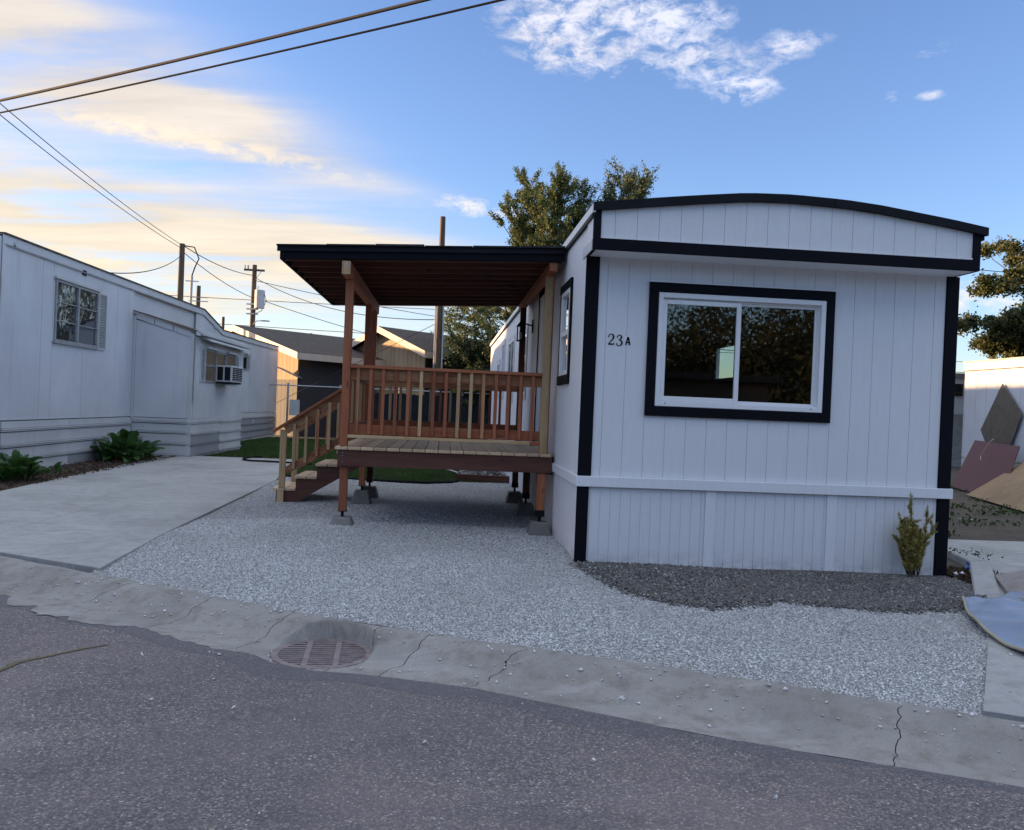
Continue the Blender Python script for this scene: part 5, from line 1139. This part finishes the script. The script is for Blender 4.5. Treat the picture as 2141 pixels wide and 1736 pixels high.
tree('elm_tree', (2.15, 21.0, 0), 11.2, (1.8, 4.5, 5.8), 'tall loose leafed elm rising behind the white home above the porch', LFA, 'upright', 150000, .043, 3)
tree('small_elm_tree', (4.85, 21.5, 0), 13.4, (.85, 3.3, 7.7), 'second upright tree crown just right of the tall elm', LFA, 'upright', 46000, .043, 5, .10)
tree('airy_tree', (1.5, 30.5, 0), 8.6, (3.1, 3.7, 4.8), 'airy thin tree seen between the thick pole and the white home', LFA, 'spread', 70000, .05, 8, .10)
tree('dark_bush', (1.2, 28.7, 0), 4.6, (2.5, 2.2, 2.3), 'dark dense bush behind the fabric fence beside the white home', LFC, 'spread', 42000, .07, 9, .06)
tree('maple_tree', (21.0, 17.5, 0), 8.6, (4.6, 3.6, 5.6), 'broad maple with browning leaves above the right neighbour roof', LFB, 'maple', 330000, .078, 12, .22)
# ------------------------------------------------------------------ across the road (reflected in the glass); left: unseen sun blockers added
hv = []; HN = 40
for i in range(HN+1):
    for j in range(13):
        a = R(150+i*(250-150)/HN*1.0) if False else R(100+i*4.2); d = 48+j*9; x_, y_ = CAM.x+math.sin(a)*d, CAM.y+math.cos(a)*d
        hv.append((x_, y_, -.3+max(0, j-1)*2.0*(.75+.25*math.sin(i*.7))+.5*math.sin(i*1.3+j)))
raw('hillside', hv, [(i*13+j, i*13+j+1, (i+1)*13+j+1, (i+1)*13+j) for i in range(HN) for j in range(12)], HILLM, kind='structure', smooth=True)
def wood(n, a0, a1, d0, d1, hlo, hhi, seed, per=260, size=.55):
    r = np.random.default_rng(seed); out = []
    for i in range(n):
        a = R(r.uniform(a0, a1)); d = r.uniform(d0, d1); h = r.uniform(hlo, hhi); rad = h*r.uniform(.22, .38)
        g = max(0, (d-57)/9)*2.0; u = r.normal(0, 1, (per, 3)); u /= np.linalg.norm(u, axis=1)[:, None]; u *= r.uniform(.55, 1, (per, 1))
        out.append(np.column_stack([CAM.x+math.sin(a)*d+u[:,0]*rad, CAM.y+math.cos(a)*d+u[:,1]*rad, g+h*.56+u[:,2]*h*.46]))
    P = np.concatenate(out); return quads(P, r.uniform(size*.6, size*1.3, len(P)), 1.3)
V, F = wood(420, 105, 262, 46, 92, 6.5, 11.5, 21, 620, .27); raw('far_wood', V, F, mat('far wood leaf', (.02, .025, .01), .8, 'leaf', stops=[(0, (.012, .017, .007)), (.6, (.022, .026, .010)), (1, (.045, .042, .018))], tint=(.012, .014, .006), cs=.25), kind='stuff', label='dark wooded hillside across the road', cat='woods')
V, F = wood(90, -112, -50, 37, 44, 7.7, 8.9, 22, 800, .6); raw('sun_block_trees', V, F, LFC, kind='stuff', label='belt of trees added out of view to block the low sun', cat='woods')  # unseen belt, its height set to keep sun off yard and walls
wh = empty('sun_block_home', (-27, 6, 0), 'plain white mobile home added out of view as a sun blocker', 'mobile home')  # added building, out of view, blocks low sun from the left
MB().box(-24, -20.3, 9, 27, -.2, 3.3).build('wall', OLDF, wh); MB().box(-24.1, -20.2, 8.9, 27.1, 3.3, 3.4).build('roof', GALV, wh)
ah = empty('across_home', (3, -17, 0), 'long low home across the road', 'mobile home')
MB().box(-9, 9, -22, -18, -.2, 2.6).build('wall', mat('brown lap siding', (.10, .075, .06), .8, 'plain'), ah); MB().box(-9.3, 9.3, -22.3, -17.7, 2.6, 2.8).build('roof', ROOFD, ah)
